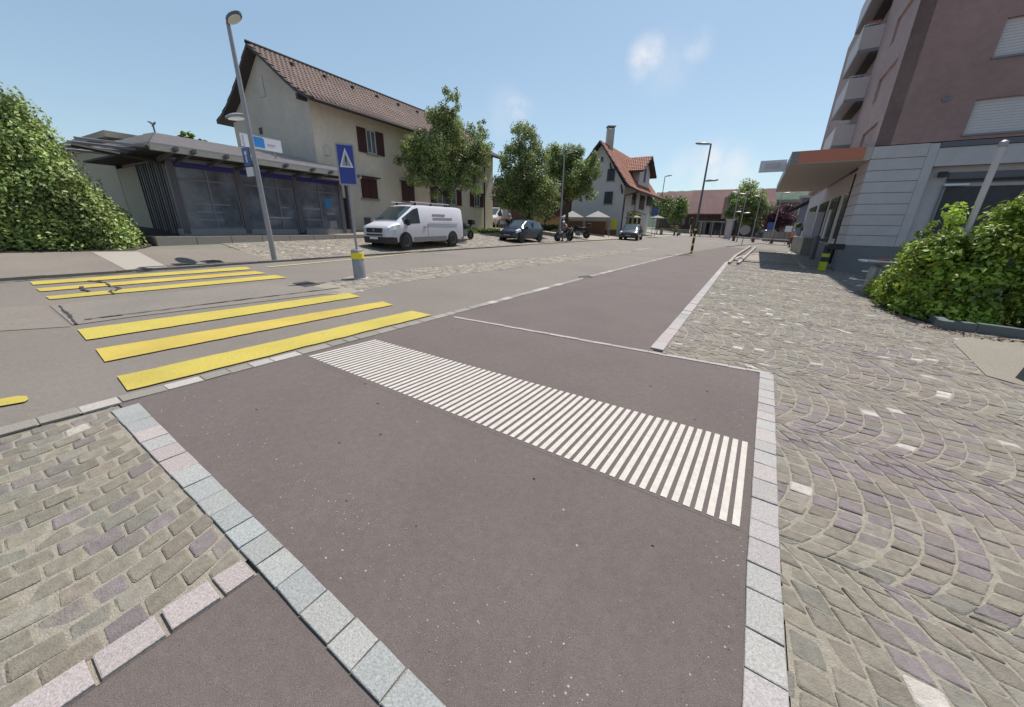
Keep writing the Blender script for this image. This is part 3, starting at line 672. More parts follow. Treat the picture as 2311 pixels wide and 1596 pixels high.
# ---------------- glazed pavilion with lean roof
pz = 1.22
PF = Fr(HK+HN*1.0, HD, HN); PS = Fr(HK+HN*1.0-HD*6.8, -HN, -HD)     # front and left side
pav = thing('pavilion', 'glazed single storey shop pavilion with low grey ribbed roof', 'shop', (*PF.pt(-6.8, 0, 0)[:2], zg(*PF.pt(-6.8, 0, 0)[:2])))
mb = MB(); mb.fbox(PF, -6.85, -2.35, -.3, .12, zg(*PF.pt(-6, 0, 0)[:2])-.3, pz+.2).fbox(PF, -1.9, .95, -.3, .12, .4, pz+.2); mb.build('plinth', 'galv', pav)
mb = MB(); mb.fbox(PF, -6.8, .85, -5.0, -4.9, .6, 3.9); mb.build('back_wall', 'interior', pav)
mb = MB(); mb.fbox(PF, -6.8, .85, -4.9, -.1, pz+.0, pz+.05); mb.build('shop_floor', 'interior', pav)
for u in (-6.72, -4.52, -2.10, .30, .82):
    mb = MB(); mb.fbox(PF, u-.11, u+.11, -.04, .14, pz+.02, 3.86); mb.build('post', 'steel_frame', pav)
for a, b, k in ((-6.6, -4.64, 2), (-4.4, -2.22, 3), (-1.98, .18, 2)):
    zb = pz+.2 if k != 3 else pz
    mb = MB(); mb.fbox(PF, a, b, .02, .07, 3.18, 3.24).fbox(PF, a, b, .02, .07, zb, zb+.07).fbox(PF, a, b, .02, .07, 3.70, 3.80)
    for i in range(k+1): uu = a+(b-a)*i/k; mb.fbox(PF, uu-.035, uu+.035, .02, .075, zb, 3.7)
    f = mb.build('window', 'steel_mid', pav)
    for i in range(k):
        for z0, z1 in ((zb+.07, 3.18), (3.24, 3.70)):
            mb = MB(); mb.fbox(PF, a+(b-a)*i/k+.035, a+(b-a)*(i+1)/k-.035, .03, .045, z0, z1); mb.build('pane', 'interior_glass', f)
    mb = MB(); mb.fbox(PF, a, b, .08, .16, 3.62, 3.80); mb.build('blind_box', 'blue_blind', pav)
    mb = MB(); mb.fbox(PF, a, b, .10, .18, 3.802, 3.86); mb.build('blind_rail', 'galv', pav)
mb = MB(); mb.fbox(PF, -3.6, -2.5, .078, .10, 1.9, 1.96); mb.build('door_handle', 'stainless', pav)
for (u0, u1, z0, z1) in ((-1.85, -.95, 2.36, 2.44), (-1.85, -.95, 1.86, 1.90), (-2.9, -2.55, 2.36, 2.41), (-3.4, -3.05, 1.9, 1.94), (-6.2, -5.0, 1.75, 1.79), (-6.2, -5.0, 2.05, 2.09), (-6.2, -5.0, 2.35, 2.38)):
    mb = MB(); mb.fbox(PF, u0, u1, .046, .054, z0, z1); mb.build('window_stripe', 'print_grey', pav)
mb = MB(); mb.fbox(PF, -.62, -.30, .046, .056, 2.52, 2.92); mb.build('poster', 'sign_cyan', pav)
mb = MB(); mb.fbox(PF, -.60, -.15, .046, .056, 2.15, 2.26); mb.build('poster', 'print_grey', pav)
mb = MB(); mb.fbox(PF, -.5, -.1, .046, .056, 1.5, 1.85); mb.build('poster', 'print_grey', pav)
mb = MB(); mb.fbox(PF, -5.35, -4.75, .046, .056, 1.45, 2.2); mb.build('poster', 'glass_pale', pav)
# side wall: dark glazing and slender battens
mb = MB(); mb.fbox(PS, .1, 2.7, -.06, -.02, pz, 3.8); mb.build('side_glazing', 'glass_dark', pav)
for i in range(12):
    mb = MB(); mb.fbox(PS, .12+i*.23, .17+i*.23, -.02, .05, pz, 3.8); mb.build('batten', 'steel_frame' if i % 3 else 'steel_mid', pav)
mb = MB(); mb.fbox(PS, 2.7, 4.9, -.06, .0, pz-.3, 3.75); mb.build('side_wall', 'plaster_beige', pav)
# roof: raised ridge behind, eave in front, hip on the left side
e0, e1 = -7.6, .62; ze = 4.05; zr = 5.10
rf = MB(); hipu = -5.8
low = [PF.pt(e0, 1.5, ze), PF.pt(e1, 1.5, ze)]; top = [PF.pt(hipu, -3, zr), PF.pt(e1+2.2, -3, zr)]
def rib_patch(a, b, c, d, n, nm, m='roof_grey'):
    a, b, c, d = map(Vector, (a, b, c, d)); mb = MB(); nrm = (b-a).cross(d-a).normalized(); nrm = nrm if nrm.z > 0 else -nrm
    for j in range(n):
        p0 = a.lerp(d, j/n); p1 = b.lerp(c, j/n); q0 = a.lerp(d, (j+1)/n); q1 = b.lerp(c, (j+1)/n)
        mb.poly([p0+nrm*.09, p1+nrm*.09, q1, q0]); mb.poly([p0, p1, p1+nrm*.09, p0+nrm*.09])
    mb.poly([a-nrm*.02, b-nrm*.02, c-nrm*.02, d-nrm*.02])
    return mb.build(nm, m, pav, fix=False)
rib_patch(PF.pt(e0, 1.5, ze), PF.pt(e1, 1.5, ze), PF.pt(e1, -3, zr), PF.pt(hipu, -3, zr), 8, 'roof')
rib_patch(PF.pt(e0-.3, -5.5, ze+.15), PF.pt(e0, 1.5, ze), PF.pt(hipu, -3, zr), PF.pt(hipu, -3.2, zr), 9, 'roof')
mb = MB(); mb.fbox(PF, e0, e1, 1.40, 1.52, ze-.14, ze+.02); mb.build('fascia', 'fascia_pale', pav)
mb = MB(); mb.fbox(PF, e0, e1, -.0, 1.38, ze-.10, ze-.05); mb.build('soffit', 'wood_dark', pav)
mb = MB(); mb.fbox(PF, e0, -6.6, -5.5, -.02, ze-.13, ze-.06); mb.build('soffit', 'wood_dark', pav)
for u in (-7.0, -6.5, -5.5, -4.5, -3.3, -2.1, -1.2, .3):
    mb = MB(); mb.hexa([PF.pt(u-.05, .1, 3.72), PF.pt(u+.05, .1, 3.72), PF.pt(u+.05, 1.8, 3.96), PF.pt(u-.05, 1.8, 3.96)], [PF.pt(u-.05, .1, 3.84), PF.pt(u+.05, .1, 3.84), PF.pt(u+.05, 1.8, 4.07), PF.pt(u-.05, 1.8, 4.07)]); mb.build('bracket', 'steel_frame', pav)
for i in range(4):                                       # louvre slats fanning out over the left side
    w = 1.3-i*.75; mb = MB(); mb.hexa([PF.pt(-9.0, w-.6, 4.0-.04*i), PF.pt(-6.9, w, 4.0-.04*i), PF.pt(-6.9, w-.5, 4.06-.04*i), PF.pt(-9.0, w-1.0, 4.06-.04*i)], [PF.pt(-9.0, w-.6, 4.07-.04*i), PF.pt(-6.9, w, 4.07-.04*i), PF.pt(-6.9, w-.5, 4.13-.04*i), PF.pt(-9.0, w-1.0, 4.13-.04*i)]); mb.build('louvre', 'steel_mid', pav)
mb = MB(); mb.tube([PF.pt(-8.9, -.6, 3.98), PF.pt(-6.8, -.1, 3.72)], .07, 6); mb.build('strut', 'wood_dark', pav)
p = Vector(PF.pt(hipu, -3, zr)); mb = MB()
mb.tube([p, p+Vector((0, 0, .28))], .03, 6).tube([p+Vector((-.04, 0, .26)), p+Vector((.02, 0, .34)), p+Vector((-.10, 0, .42)), p+Vector((-.20, 0, .44))], [.03, .055, .035, .01], 6).tube([p+Vector((.0, 0, .33)), p+Vector((.08, 0, .38)), p+Vector((.14, 0, .44))], [.035, .04, .008], 6)
o = mb.build('weather_vane', 'galv_dark', pav)
# sign board on the pavilion roof
sb = thing('roof_sign', 'white rectangular sign with a blue square standing on the grey pavilion roof', 'sign', PF.pt(-4.3, .3, 4.4))
fr = PF; q = [fr.uz(564, 303, .3), fr.uz(634, 320, .3), fr.uz(635, 345, .3), fr.uz(570, 334, .3)]
u0, u1 = (q[0][0]+q[3][0])/2, (q[1][0]+q[2][0])/2; z0, z1 = (q[2][1]+q[3][1])/2, (q[0][1]+q[1][1])/2
mb = MB(); mb.fbox(fr, u0-.4, u1, .28, .34, z0, z1); mb.build('panel', 'sign_white', sb)
mb = MB(); mb.hexa([fr.pt(u0+a, .341, z0+b) for a, b in ((.02, .06), (.50, .06), (.50, z1-z0-.08), (.44, z1-z0-.03), (.02, z1-z0-.03))], [fr.pt(u0+a, .35, z0+b) for a, b in ((.02, .06), (.50, .06), (.50, z1-z0-.08), (.44, z1-z0-.03), (.02, z1-z0-.03))]); mb.build('blue_square', 'sign_cyan', sb)
mb = MB(); mb.fbox(fr, u0+.62, u0+.95, .341, .346, z0+.20, z0+.24); mb.build('text_line', 'print_grey', sb)
for a in (u0-.1, u1-.3): mb = MB(); mb.fbox(fr, a-.03, a+.03, .22, .27, z0-.35, z1); mb.build('post', 'galv', sb)
# raised terrace edge in front of pavilion
def ztr(p): return zg(p[0], p[1])
ter = thing('terrace', 'raised pale paving terrace along the pavilion front', 'terrace', PF.pt(-7, 2, 1))
n = 9
for i in range(n):
    a = -8.2+i*1.12; b = a+1.10
    mb = MB(); q = [PF.pt(a, .13, 0), PF.pt(b, .13, 0), PF.pt(b, 1.55, 0), PF.pt(a, 1.55, 0)]; mb.hexa([(x[0], x[1], .7) for x in q], [(x[0], x[1], 1.18+random.uniform(-.004, .004)) for x in q]); mb.build('paving_slab', 'sand_walk', ter)
    mb = MB(); q = [PF.pt(a, 1.56, 0), PF.pt(b, 1.56, 0), PF.pt(b, 1.74, 0), PF.pt(a, 1.74, 0)]; mb.hexa([(x[0], x[1], .7) for x in q], [(x[0], x[1], 1.195) for x in q]); mb.build('edge_stone', 'concrete_pale', ter)
# ---------------- beige building behind pavilion
bb = PF.pt(-8.4, -9, 0); beige = thing('outbuilding', 'plain beige building with flat roof behind the left shrub', 'building', (bb[0], bb[1], .9))
BF = Fr(bb, -HN, -HD); BF = Fr(PF.pt(-6.6, -6.2, 0), -HN, -HD)
mb = MB(); mb.fbox(BF, -1.5, 12, -9, 0, .3, 4.9); mb.build('wall', 'plaster_beige', beige)
mb = MB(); mb.fbox(BF, -1.9, 12.4, -9.4, .4, 4.9, 5.12); mb.build('roof', 'concrete_pale', beige)
window(beige, BF, 2.0, 3.0, 2.2, 3.4, 2); window(beige, BF, 5.0, 6.0, 2.2, 3.4, 2)
# ---------------- brick apartment block on the right
RK = np.array([15.569, 17.785]); RN = Fr(RK, NR, -DR); RS = Fr(RK, DR, -NR)     # face turned to us, street face
blk = thing('apartment_block', 'mauve brick apartment block over a grey clad ground floor', 'apartment block', (RK[0], RK[1], 0))
HT = 17.5; DEP = 26.0; WID = 16.0; LV = [5.36+2.3*k for k in range(6)]
# street face with window openings (storey walls as bands and piers)
mb = MB(); ops = (.9, 3.9); z = 5.36
for k in range(5):
    a, b = 5.42+2.35*k, 6.50+2.35*k
    mb.fbox(RS, 0, 7, -.5, 0, z, a).fbox(RS, 0, ops[0], -.5, 0, a, b).fbox(RS, ops[1], 7, -.5, 0, a, b); z = b
mb.fbox(RS, 0, 7, -.5, 0, z, HT); mb.build('side_wall', 'brick_side', blk)
mb = MB(); mb.fbox(RS, .2, 6.8, -.62, -.5, 5.5, HT); mb.build('inner_wall', 'glass_dark', blk)
for k in range(5):
    a, b = 5.42+2.35*k, 6.50+2.35*k; mb = MB(); mb.fbox(RS, ops[0], ops[1], -.46, -.40, a, a+.07).fbox(RS, ops[0], ops[1], -.46, -.40, b-.07, b)
    for i in range(4): u = ops[0]+(ops[1]-ops[0])*i/3; mb.fbox(RS, max(ops[0], u-.035), min(ops[1], u+.035), -.46, -.40, a+.07, b-.07)
    f = mb.build('window', 'steel_frame', blk)
    for i in range(3): mb = MB(); mb.fbox(RS, ops[0]+i+.035, ops[0]+i+.965, -.45, -.43, a+.07, b-.07); mb.build('pane', 'glass_dark', f)
# near face in brick with recessed blinds
mb = MB(); wins = [(2.54, 5.2), (8.2, 10.8)]; z = 5.36
for k in range(5):
    a, b = 5.53+2.52*k, 6.72+2.52*k
    mb.fbox(RN, .002, WID, -.5, 0, z, a); u = .002
    for w0, w1 in wins: mb.fbox(RN, u, w0, -.5, 0, a, b); u = w1
    mb.fbox(RN, u, WID, -.5, 0, a, b); z = b
mb.build('brick_wall', 'brick_mauve', blk)
for k in range(5):
    a, b = 5.53+2.52*k, 6.72+2.52*k
    for w0, w1 in wins:
        mb = MB(); mb.fbox(RN, w0, w1, -.16, -.12, a+.02, b); f = mb.build('roller_blind', 'blind_white', blk)
        n = 12
        for i in range(n): zz0 = a+.03+(b-a-.06)*i/n; mb = MB(); mb.fbox(RN, w0+.02, w1-.02, -.12, -.105, zz0, zz0+(b-a-.06)/n*.82); mb.build('slat', 'blind_white', f)
        mb = MB(); mb.fbox(RN, w0-.03, w1+.03, -.11, .05, a-.05, a+.018); mb.build('sill', 'steel_mid', f)
u, z = RN.uz(2136, 222); mb = MB(); mb.lathe((0, 0, 0), [(.10, 0), (.12, .03), (.07, .05), (.055, .02)], 12, 'y')
mb.v = [tuple(RN.pt(u+x, y+.01, z+zz_)) for x, y, zz_ in mb.v]; mb.build('vent', 'steel_mid', blk)
mb = MB(); mb.fbox(RN, .1, WID, -DEP, -.63, 5.3, HT-.1); mb.build('core', 'brick_side', blk)
# clad ground floor: single panels
mb = MB(); mb.fbox(RN, .05, 2.0, -1.2, -.03, -.4, 5.33); mb.build('corner_core', 'plinth', blk)
js = [1.23, 1.69, 2.12, 2.57, 3.02, 3.48, 3.93, 4.38, 4.84, 5.34]
for i in range(9):
    for a, b, right in ((.0, 1.72, None), ):
        mb = MB(); mb.fbox(RN, a, b, -.03, .0, js[i]+.012, js[i+1]-.012); mb.build('cladding_panel', 'clad', blk)
    mb = MB(); mb.fbox(RS, .032, 2.2, -.03, 0, js[i]+.012, js[i+1]-.012); mb.build('cladding_panel', 'clad', blk)
mb = MB(); mb.fbox(RN, -.03, 2.05, -.03, .03, -.3, 1.225); mb.build('plinth', 'plinth', blk)
mb = MB(); mb.fbox(RN, 1.73, 2.02, -.4, -.002, 1.24, 5.30); mb.build('corner_trim', 'clad', blk)
# shop front to the right, set under a soffit
mb = MB(); mb.fbox(RN, 2.03, WID, -.6, -.02, 4.45, 5.12); mb.build('fascia_panel', 'clad', blk)
mb = MB(); mb.fbox(RN, 2.03, WID, -.6, .02, 5.14, 5.33); mb.build('soffit_band', 'steel_frame', blk)
mb = MB(); mb.fbox(RN, 2.03, WID, -.7, -.34, -.3, 4.45); mb.build('shop_wall', 'clad', blk)
mb = MB(); mb.fbox(RN, 2.66, WID, -.34, -.25, 3.83, 4.22); mb.build('awning_cassette', 'steel_frame', blk)
mb = MB(); mb.fbox(RN, 2.66, WID, -.25, -.12, 3.90, 3.96); mb.build('awning_rail', 'black', blk)
mb = MB(); mb.fbox(RN, 2.66, WID, -.34, -.30, .2, 3.68); f = mb.build('shop_window', 'shop_glass', blk)
for u in (2.66, 5.0, 7.4): mb = MB(); mb.fbox(RN, u-.04, u+.04, -.3, -.24, .2, 3.7); mb.build('mullion', 'steel_mid', f)
mb = MB(); mb.fbox(RN, 2.34, 2.58, -.3, -.12, 4.05, 4.25); mb.build('camera_box', 'black', blk)
u, z = RN.uz(2155, 434); mb = MB(); mb.fbox(RN, 3.2, 3.4, -.30, -.28, 2.9, 3.1); mb.build('sticker', 'orange', blk)
mb = MB(); mb.fbox(RN, 2.6, 3.3, -.25, -.1, 3.70, 3.78); mb.build('lamp_tube', 'sign_white', blk)
# street side ground floor
mb = MB(); mb.fbox(RS, 2.2, DEP, -1.0, -.35, -.4, 5.0); mb.build('street_wall', 'clad', blk)
mb = MB(); mb.fbox(RS, 2.2, DEP, -.35, -.22, -.4, 1.1); mb.build('street_plinth', 'plinth', blk)
for a, b in ((2.5, 2.75), (3.3, 5.8), (7.5, 10.5), (12, 16), (18, 23)):
    mb = MB(); mb.fbox(RS, a, b, -.34, -.28, .3 if a < 4 else 1.2, 3.9); mb.build('shop_window', 'glass_dark', blk)
for a, b, z0, z1, m in ((3.5, 4.4, 3.0, 3.5, 'leaf_sign'), (9, 9.8, 1.4, 3.2, 'sign_white')):
    mb = MB(); mb.fbox(RS, a, b, -.28, -.24, z0, z1); mb.build('notice', 'sign_white' if m == 'sign_white' else 'wall_yellow', blk)
mb = MB(); mb.tube([RS.pt(2.9, -.1, 4.6), RS.pt(2.9, -.1, .2)], .07, 8); mb.build('downpipe', 'black', blk)
# rest of the block beyond the near bay
mb = MB(); mb.fbox(RS, 7.0, DEP, -2.0, -.35, 5.0, HT-.3); mb.build('rear_wall', 'brick_side', blk)
# balconies
for k in range(5):
    zb = 6.62+2.3*k; zt = zb+1.05
    b = MB(); b.fbox(RS, 7.02, 11.2, -.33, .88, zb-.16, zb); bal = b.build('balcony', 'steel_mid', blk)
    mb = MB(); mb.fbox(RS, 7.02, 7.06, .0, .86, zb, zt-.05); mb.build('side_panel', 'clad', bal)
    mb = MB(); mb.fbox(RS, 7.1, 11.2, .84, .88, zb-.05, zt-.05); mb.build('front_panel', 'blind_white', bal)
    mb = MB(); mb.tube([RS.pt(7.04, .0, zt+.05), RS.pt(7.04, .86, zt+.05), RS.pt(11.2, .86, zt+.05)], .022, 6); mb.build('rail', 'stainless', bal)
    mb = MB(); mb.tube([RS.pt(7.04, .0, zt-.0), RS.pt(7.04, .84, zt-.0)], .012, 5); mb.build('rail', 'stainless', bal)
    mb = MB(); mb.fbox(RS, 7.0, 11.0, -.34, .35, zb-.24, zb-.165); mb.build('beam', 'wood_dark', bal)
    mb = MB(); mb.fbox(RS, 7.6, 10.6, -.34, -.30, zb+.05, zb+1.9); mb.build('balcony_door', 'glass_dark', bal)
mb = MB(); mb.fbox(RS, 7.3, 7.8, .2, .7, 6.62+2.3*2+1.2, 6.62+2.3*2+1.32); mb.build('flower_box', 'orange', blk)
# street canopy
can = thing('canopy', 'flat shop canopy with orange front band over the square', 'canopy', RS.pt(0, 1, 4.8))
c0, c1 = .0, 15.2
mb = MB(); mb.fbox(RS, c0, c1, .01, 2.86, 4.82, 5.34); mb.build('canopy_body', 'canopy_under', can)
mb = MB(); mb.fbox(RS, c0-.03, c0-.004, .25, 2.60, 4.86, 5.36); mb.build('orange_band', 'orange', can)
mb = MB(); mb.fbox(RS, c0-.03, c0-.004, 2.605, 2.88, 4.84, 5.36); mb.build('grey_band', 'steel_mid', can)
mb = MB(); mb.fbox(RS, c0, c1, 2.862, 2.90, 4.84, 5.36); mb.build('edge_strip', 'galv', can)
bs = thing('box_sign', 'pale box sign jutting out beyond the orange canopy', 'sign', RS.pt(3, 3.4, 4.9))
mb = MB(); mb.fbox(RS, 3.2, 3.6, 2.92, 4.15, 4.95, 5.5); mb.build('panel', 'sign_white', bs); mb = MB(); mb.fbox(RS, 3.17, 3.198, 3.2, 3.9, 5.1, 5.35); mb.build('print', 'blind_white', bs)
# pale guide line on the square below the canopy
strip_line('guide_line', [G(1779, 570), G(1797, 588), G(1815, 608)], .22, 'concrete_pale', bed_r, .03)
# low wall and grey wing further down the street face
lw = thing('low_wall', 'grey low wall with rail beside the block far along the street', 'wall', RS.pt(14, .5, .3))
mb = MB(); mb.fbox(RS, 12.5, 22, -.3, .45, 0, 1.35); mb.build('wall_body', 'concrete_pale', lw); mb = MB(); mb.fbox(RS, 12.4, 22.1, -.3, .52, 1.352, 1.42); mb.build('coping', 'clad', lw)
# ---------------- white house with red roof
D0 = 50.0; w0 = S(1398, 530, D0)[:2]
WF = Fr(w0, DR, -NR*-1); WG = Fr(w0, -NR, -DR); zb = zg(*w0)
wh = thing('house', 'white house with red tiled roof, chimney and street facing cross gable', 'house', (w0[0], w0[1], zb))
_, ez = WG.uz(1413, 421); _, rz_ = WG.uz(1355, 317, .6); u_r, _ = WG.uz(1355, 317, .6); fe, _ = WF.uz(1481, 500)
fl_ = 14.0; gw = 2*u_r
ring = [(0, zb-.5), (gw, zb-.5), (gw, ez), (gw/2, rz_-.35), (0, ez)]
mb = MB(); mb.hexa([WG.pt(u, 0, z) for u, z in ring], [WG.pt(u, -fl_, z) for u, z in ring]); mb.build('wall', 'plaster_white', wh)
sl = (rz_-ez)/(gw/2)
RWF = [(-1.9, ez-.55), (-.6, ez+.1), (gw/2, rz_)]; RWB = [(gw+1.5, ez-.4), (gw+.5, ez+.15), (gw/2, rz_)]
rm = MB()
for prof in (RWF, RWB):
    for (v0, z0), (v1, z1) in zip(prof[:-1], prof[1:]):
        rm.hexa([WG.pt(v0, .8, z0-.22), WG.pt(v1, .8, z1-.22), WG.pt(v1, -fl_-.8, z1-.22), WG.pt(v0, -fl_-.8, z0-.22)], [WG.pt(v0, .8, z0), WG.pt(v1, .8, z1), WG.pt(v1, -fl_-.8, z1), WG.pt(v0, -fl_-.8, z0)])
wr = rm.build('roof', 'wood_dark', wh)
tiles('roof_tiles', wr, 'roof_red', lambda u, v: WG.pt(lerp_poly(RWF, v)[0], .8-u*(fl_+1.6), lerp_poly(RWF, v)[1]+.01), 34, 20, .04)
tiles('roof_tiles', wr, 'roof_red', lambda u, v: WG.pt(lerp_poly(RWB, v)[0], .8-u*(fl_+1.6), lerp_poly(RWB, v)[1]+.01), 20, 12, .04)
mb = MB(); q = WG.pt(gw/2-.1, -2.4, 0); s = .42; mb.box(q[0]-s, q[0]+s, q[1]-s, q[1]+s, rz_-1.2, rz_+1.7); ch = mb.build('chimney', 'plaster_gable', wr)
mb = MB(); mb.box(q[0]-s-.1, q[0]+s+.1, q[1]-s-.1, q[1]+s+.1, rz_+1.95, rz_+2.05); mb.build('chimney_cap', 'concrete_pale', ch)
for sx in (-1, 1):
    for sy in (-1, 1): mb = MB(); mb.box(q[0]+sx*.34-.05, q[0]+sx*.34+.05, q[1]+sy*.34-.05, q[1]+sy*.34+.05, rz_+1.7, rz_+1.95); mb.build('cap_leg', 'concrete_pale', ch)
def rect_from(fr, x0, y0, x1, y1, w=0):
    a = fr.uz(x0, y0, w); b = fr.uz(x1, y1, w); return min(a[0], b[0]), max(a[0], b[0]), min(a[1], b[1]), max(a[1], b[1])
def dark_window(fr, x0, y0, x1, y1, shut=True):
    u0, u1, z0, z1 = rect_from(fr, x0, y0, x1, y1); f = window(wh, fr, u0, u1, z0, z1, 2, fm='shutter_dark', gm='glass_dark')
    if shut:
        for a, b in ((u0+.02, (u0+u1)/2-.02), ((u0+u1)/2+.02, u1-.02)): mb = MB(); mb.fbox(fr, a, b, .055, .10, z0+.02, z1-.02); mb.build('shutter', 'shutter_dark', f)
dark_window(WG, 1372, 382, 1386, 408); dark_window(WG, 1365, 433, 1381, 460); dark_window(WG, 1357, 355, 1361, 364, False)
dark_window(WF, 1428, 436, 1435, 463, False)
# cross gable
ud0, _ = WF.uz(1436, 440); ud1, _ = WF.uz(1466, 440); um = (ud0+ud1)/2; hw = (ud1-ud0)/2
_, zrd = WF.uz(1472, 352, 1.9); _, zed = WF.uz(1452, 386, 1.9)
zrd, zed = 11.06, 9.45
CGo = .12; hw = 2.8; um = 8.2; WF2 = Fr(WF.pt(0, CGo, 0), DR, NR)
ring = [(um-hw, zb-.4), (um+hw, zb-.4), (um+hw, zed-.22), (um, zrd-.25), (um-hw, zed-.22)]
mb = MB(); mb.hexa([WF.pt(u, CGo, z) for u, z in ring], [WF.pt(u, -gw/2+.3, z) for u, z in ring]); cg = mb.build('cross_gable', 'plaster_white', wh)
for sgn in (-1, 1):
    a = (um+sgn*(hw+1.0), zed-.55); b = (um, zrd)
    mb = MB(); mb.hexa([WF.pt(a[0], .85, a[1]-.18), WF.pt(b[0], .85, b[1]-.18), WF.pt(b[0], -gw/2, b[1]-.18), WF.pt(a[0], -gw/2+.6, a[1]-.18)], [WF.pt(a[0], .85, a[1]), WF.pt(b[0], .85, b[1]), WF.pt(b[0], -gw/2, b[1]), WF.pt(a[0], -gw/2+.6, a[1])]); dro = mb.build('dormer_roof', 'wood_dark', wh)
    tiles('roof_tiles', dro, 'roof_red', lambda u, v: tuple(Vector(WF.pt(a[0], .85-u*(gw/2+.25), a[1]+.01)).lerp(Vector(WF.pt(b[0], .85-u*(gw/2+.85), b[1]+.01)), v)), 14, 9, .05)
dark_window(WF2, 1445, 440, 1452, 474, False); dark_window(WF2, 1461, 443, 1470, 466)
mb = MB(); mb.fbox(WF, um-.45, um+.45, CGo, CGo+.05, zed-1.6, zed+.1); mb.build('dormer_window', 'shutter_dark', wh)
mb = MB(); mb.tube([WF.pt(1.4, 1.5, ez-.5), WF.pt(.15, .12, ez-1.0), WF.pt(.12, .1, ez-2.6), WF.pt(.12, .1, zb)], .07, 7); mb.build('downpipe', 'shutter_dark', wh)
for sgn, v in ((1, .25), (1, 1.9)): mb = MB(); zz_ = ez+v*sl; mb.hexa([WG.pt(v-.08, 0, zz_-1.2), WG.pt(v+.08, 0, zz_-1.2), WG.pt(v+.08, .7, zz_-.35), WG.pt(v-.08, .7, zz_-.35)], [WG.pt(v-.08, 0, zz_-.9), WG.pt(v+.08, 0, zz_-.9), WG.pt(v+.08, .7, zz_-.2), WG.pt(v-.08, .7, zz_-.2)]); mb.build('roof_bracket', 'wood_dark', wr)
for k, (a, b) in enumerate(((2.6, 4.3), (4.9, 6.6), (7.2, 8.8))):
    mb = MB(); mb.fbox(WF, a-.2, b+.2, CGo+.0, CGo+.05, zb+.6, zb+2.9); pn = mb.build('yellow_surround', 'wall_yellow', wh)
    mb = MB(); mb.fbox(WF, a+.15, b-.15, CGo+.05, CGo+.08, zb+.8, zb+2.7); mb.build('pane', 'glass_dark', pn)
for k, (a, b) in enumerate(((4.2, 6.2),)):
    mb = MB(); mb.hexa([WF.pt(a, .2, zb+3.1), WF.pt(b, .2, zb+3.1), WF.pt(b, 1.9, zb+2.5), WF.pt(a, 1.9, zb+2.5)], [WF.pt(a, .2, zb+3.15), WF.pt(b, .2, zb+3.15), WF.pt(b, 1.9, zb+2.55), WF.pt(a, 1.9, zb+2.55)]); mb.build('awning', 'canvas', wh)
# ================================================================== VEGETATION
def leaf_mesh(name, centers, radii, n, size, m, parent=None, up=.35, label=None, flat=1.0, shade=None, upz=None, dense=.5):
    """many small folded leaves scattered in leaf clusters"""
    C = np.array(centers, float); R = np.array(radii, float); wt = R**2; wt = wt/wt.sum()
    idx = rng.choice(len(C), n, p=wt); d = rng.normal(size=(n, 3)); d /= np.linalg.norm(d, axis=1)[:, None]
    rr = rng.uniform(0, 1, n)**dense; P = C[idx]+d*(R[idx]*rr)[:, None]*np.array([1, 1, flat])
    nr = d*.75+rng.normal(size=(n, 3))*.55+np.array([0, 0, up]); nr /= np.linalg.norm(nr, axis=1)[:, None]
    a = np.cross(nr, rng.normal(size=(n, 3))); a /= np.linalg.norm(a, axis=1)[:, None]; b = np.cross(nr, a)
    s = size*rng.uniform(.6, 1.35, n)[:, None]
    V = np.empty((n*4, 3)); V[0::4] = P-a*s*.5; V[1::4] = P+b*s*.30+nr*s*.10; V[2::4] = P+a*s*.55; V[3::4] = P-b*s*.30+nr*s*.10
    me = bpy.data.meshes.new(name); me.vertices.add(n*4); me.vertices.foreach_set('co', V.ravel())
    me.loops.add(n*6); me.polygons.add(n*2)
    li = np.empty((n, 6), np.int32); k = np.arange(n)*4; li[:, 0] = k; li[:, 1] = k+1; li[:, 2] = k+2; li[:, 3] = k; li[:, 4] = k+2; li[:, 5] = k+3
    me.loops.foreach_set('vertex_index', li.ravel()); me.polygons.foreach_set('loop_start', np.arange(n*2)*3); me.polygons.foreach_set('loop_total', np.full(n*2, 3)); me.update(); me.validate()
    cc = rng.uniform(.55, 1.35, len(C))[idx]*rng.uniform(.75, 1.28, n); t = rng.uniform(.88, 1.14, n)
    cols = np.stack([cc*t, cc, cc*rng.uniform(.8, 1.1, n)], 1); colattr(me, np.repeat(cols, 2, axis=0))
    o = link(name, me, m, parent); o['kind'] = 'stuff'
    if label: o['label'] = label
    return o
def mpx(px, py, D): return float(np.linalg.norm(S(px+5, py, D)-S(px-5, py, D)))/10
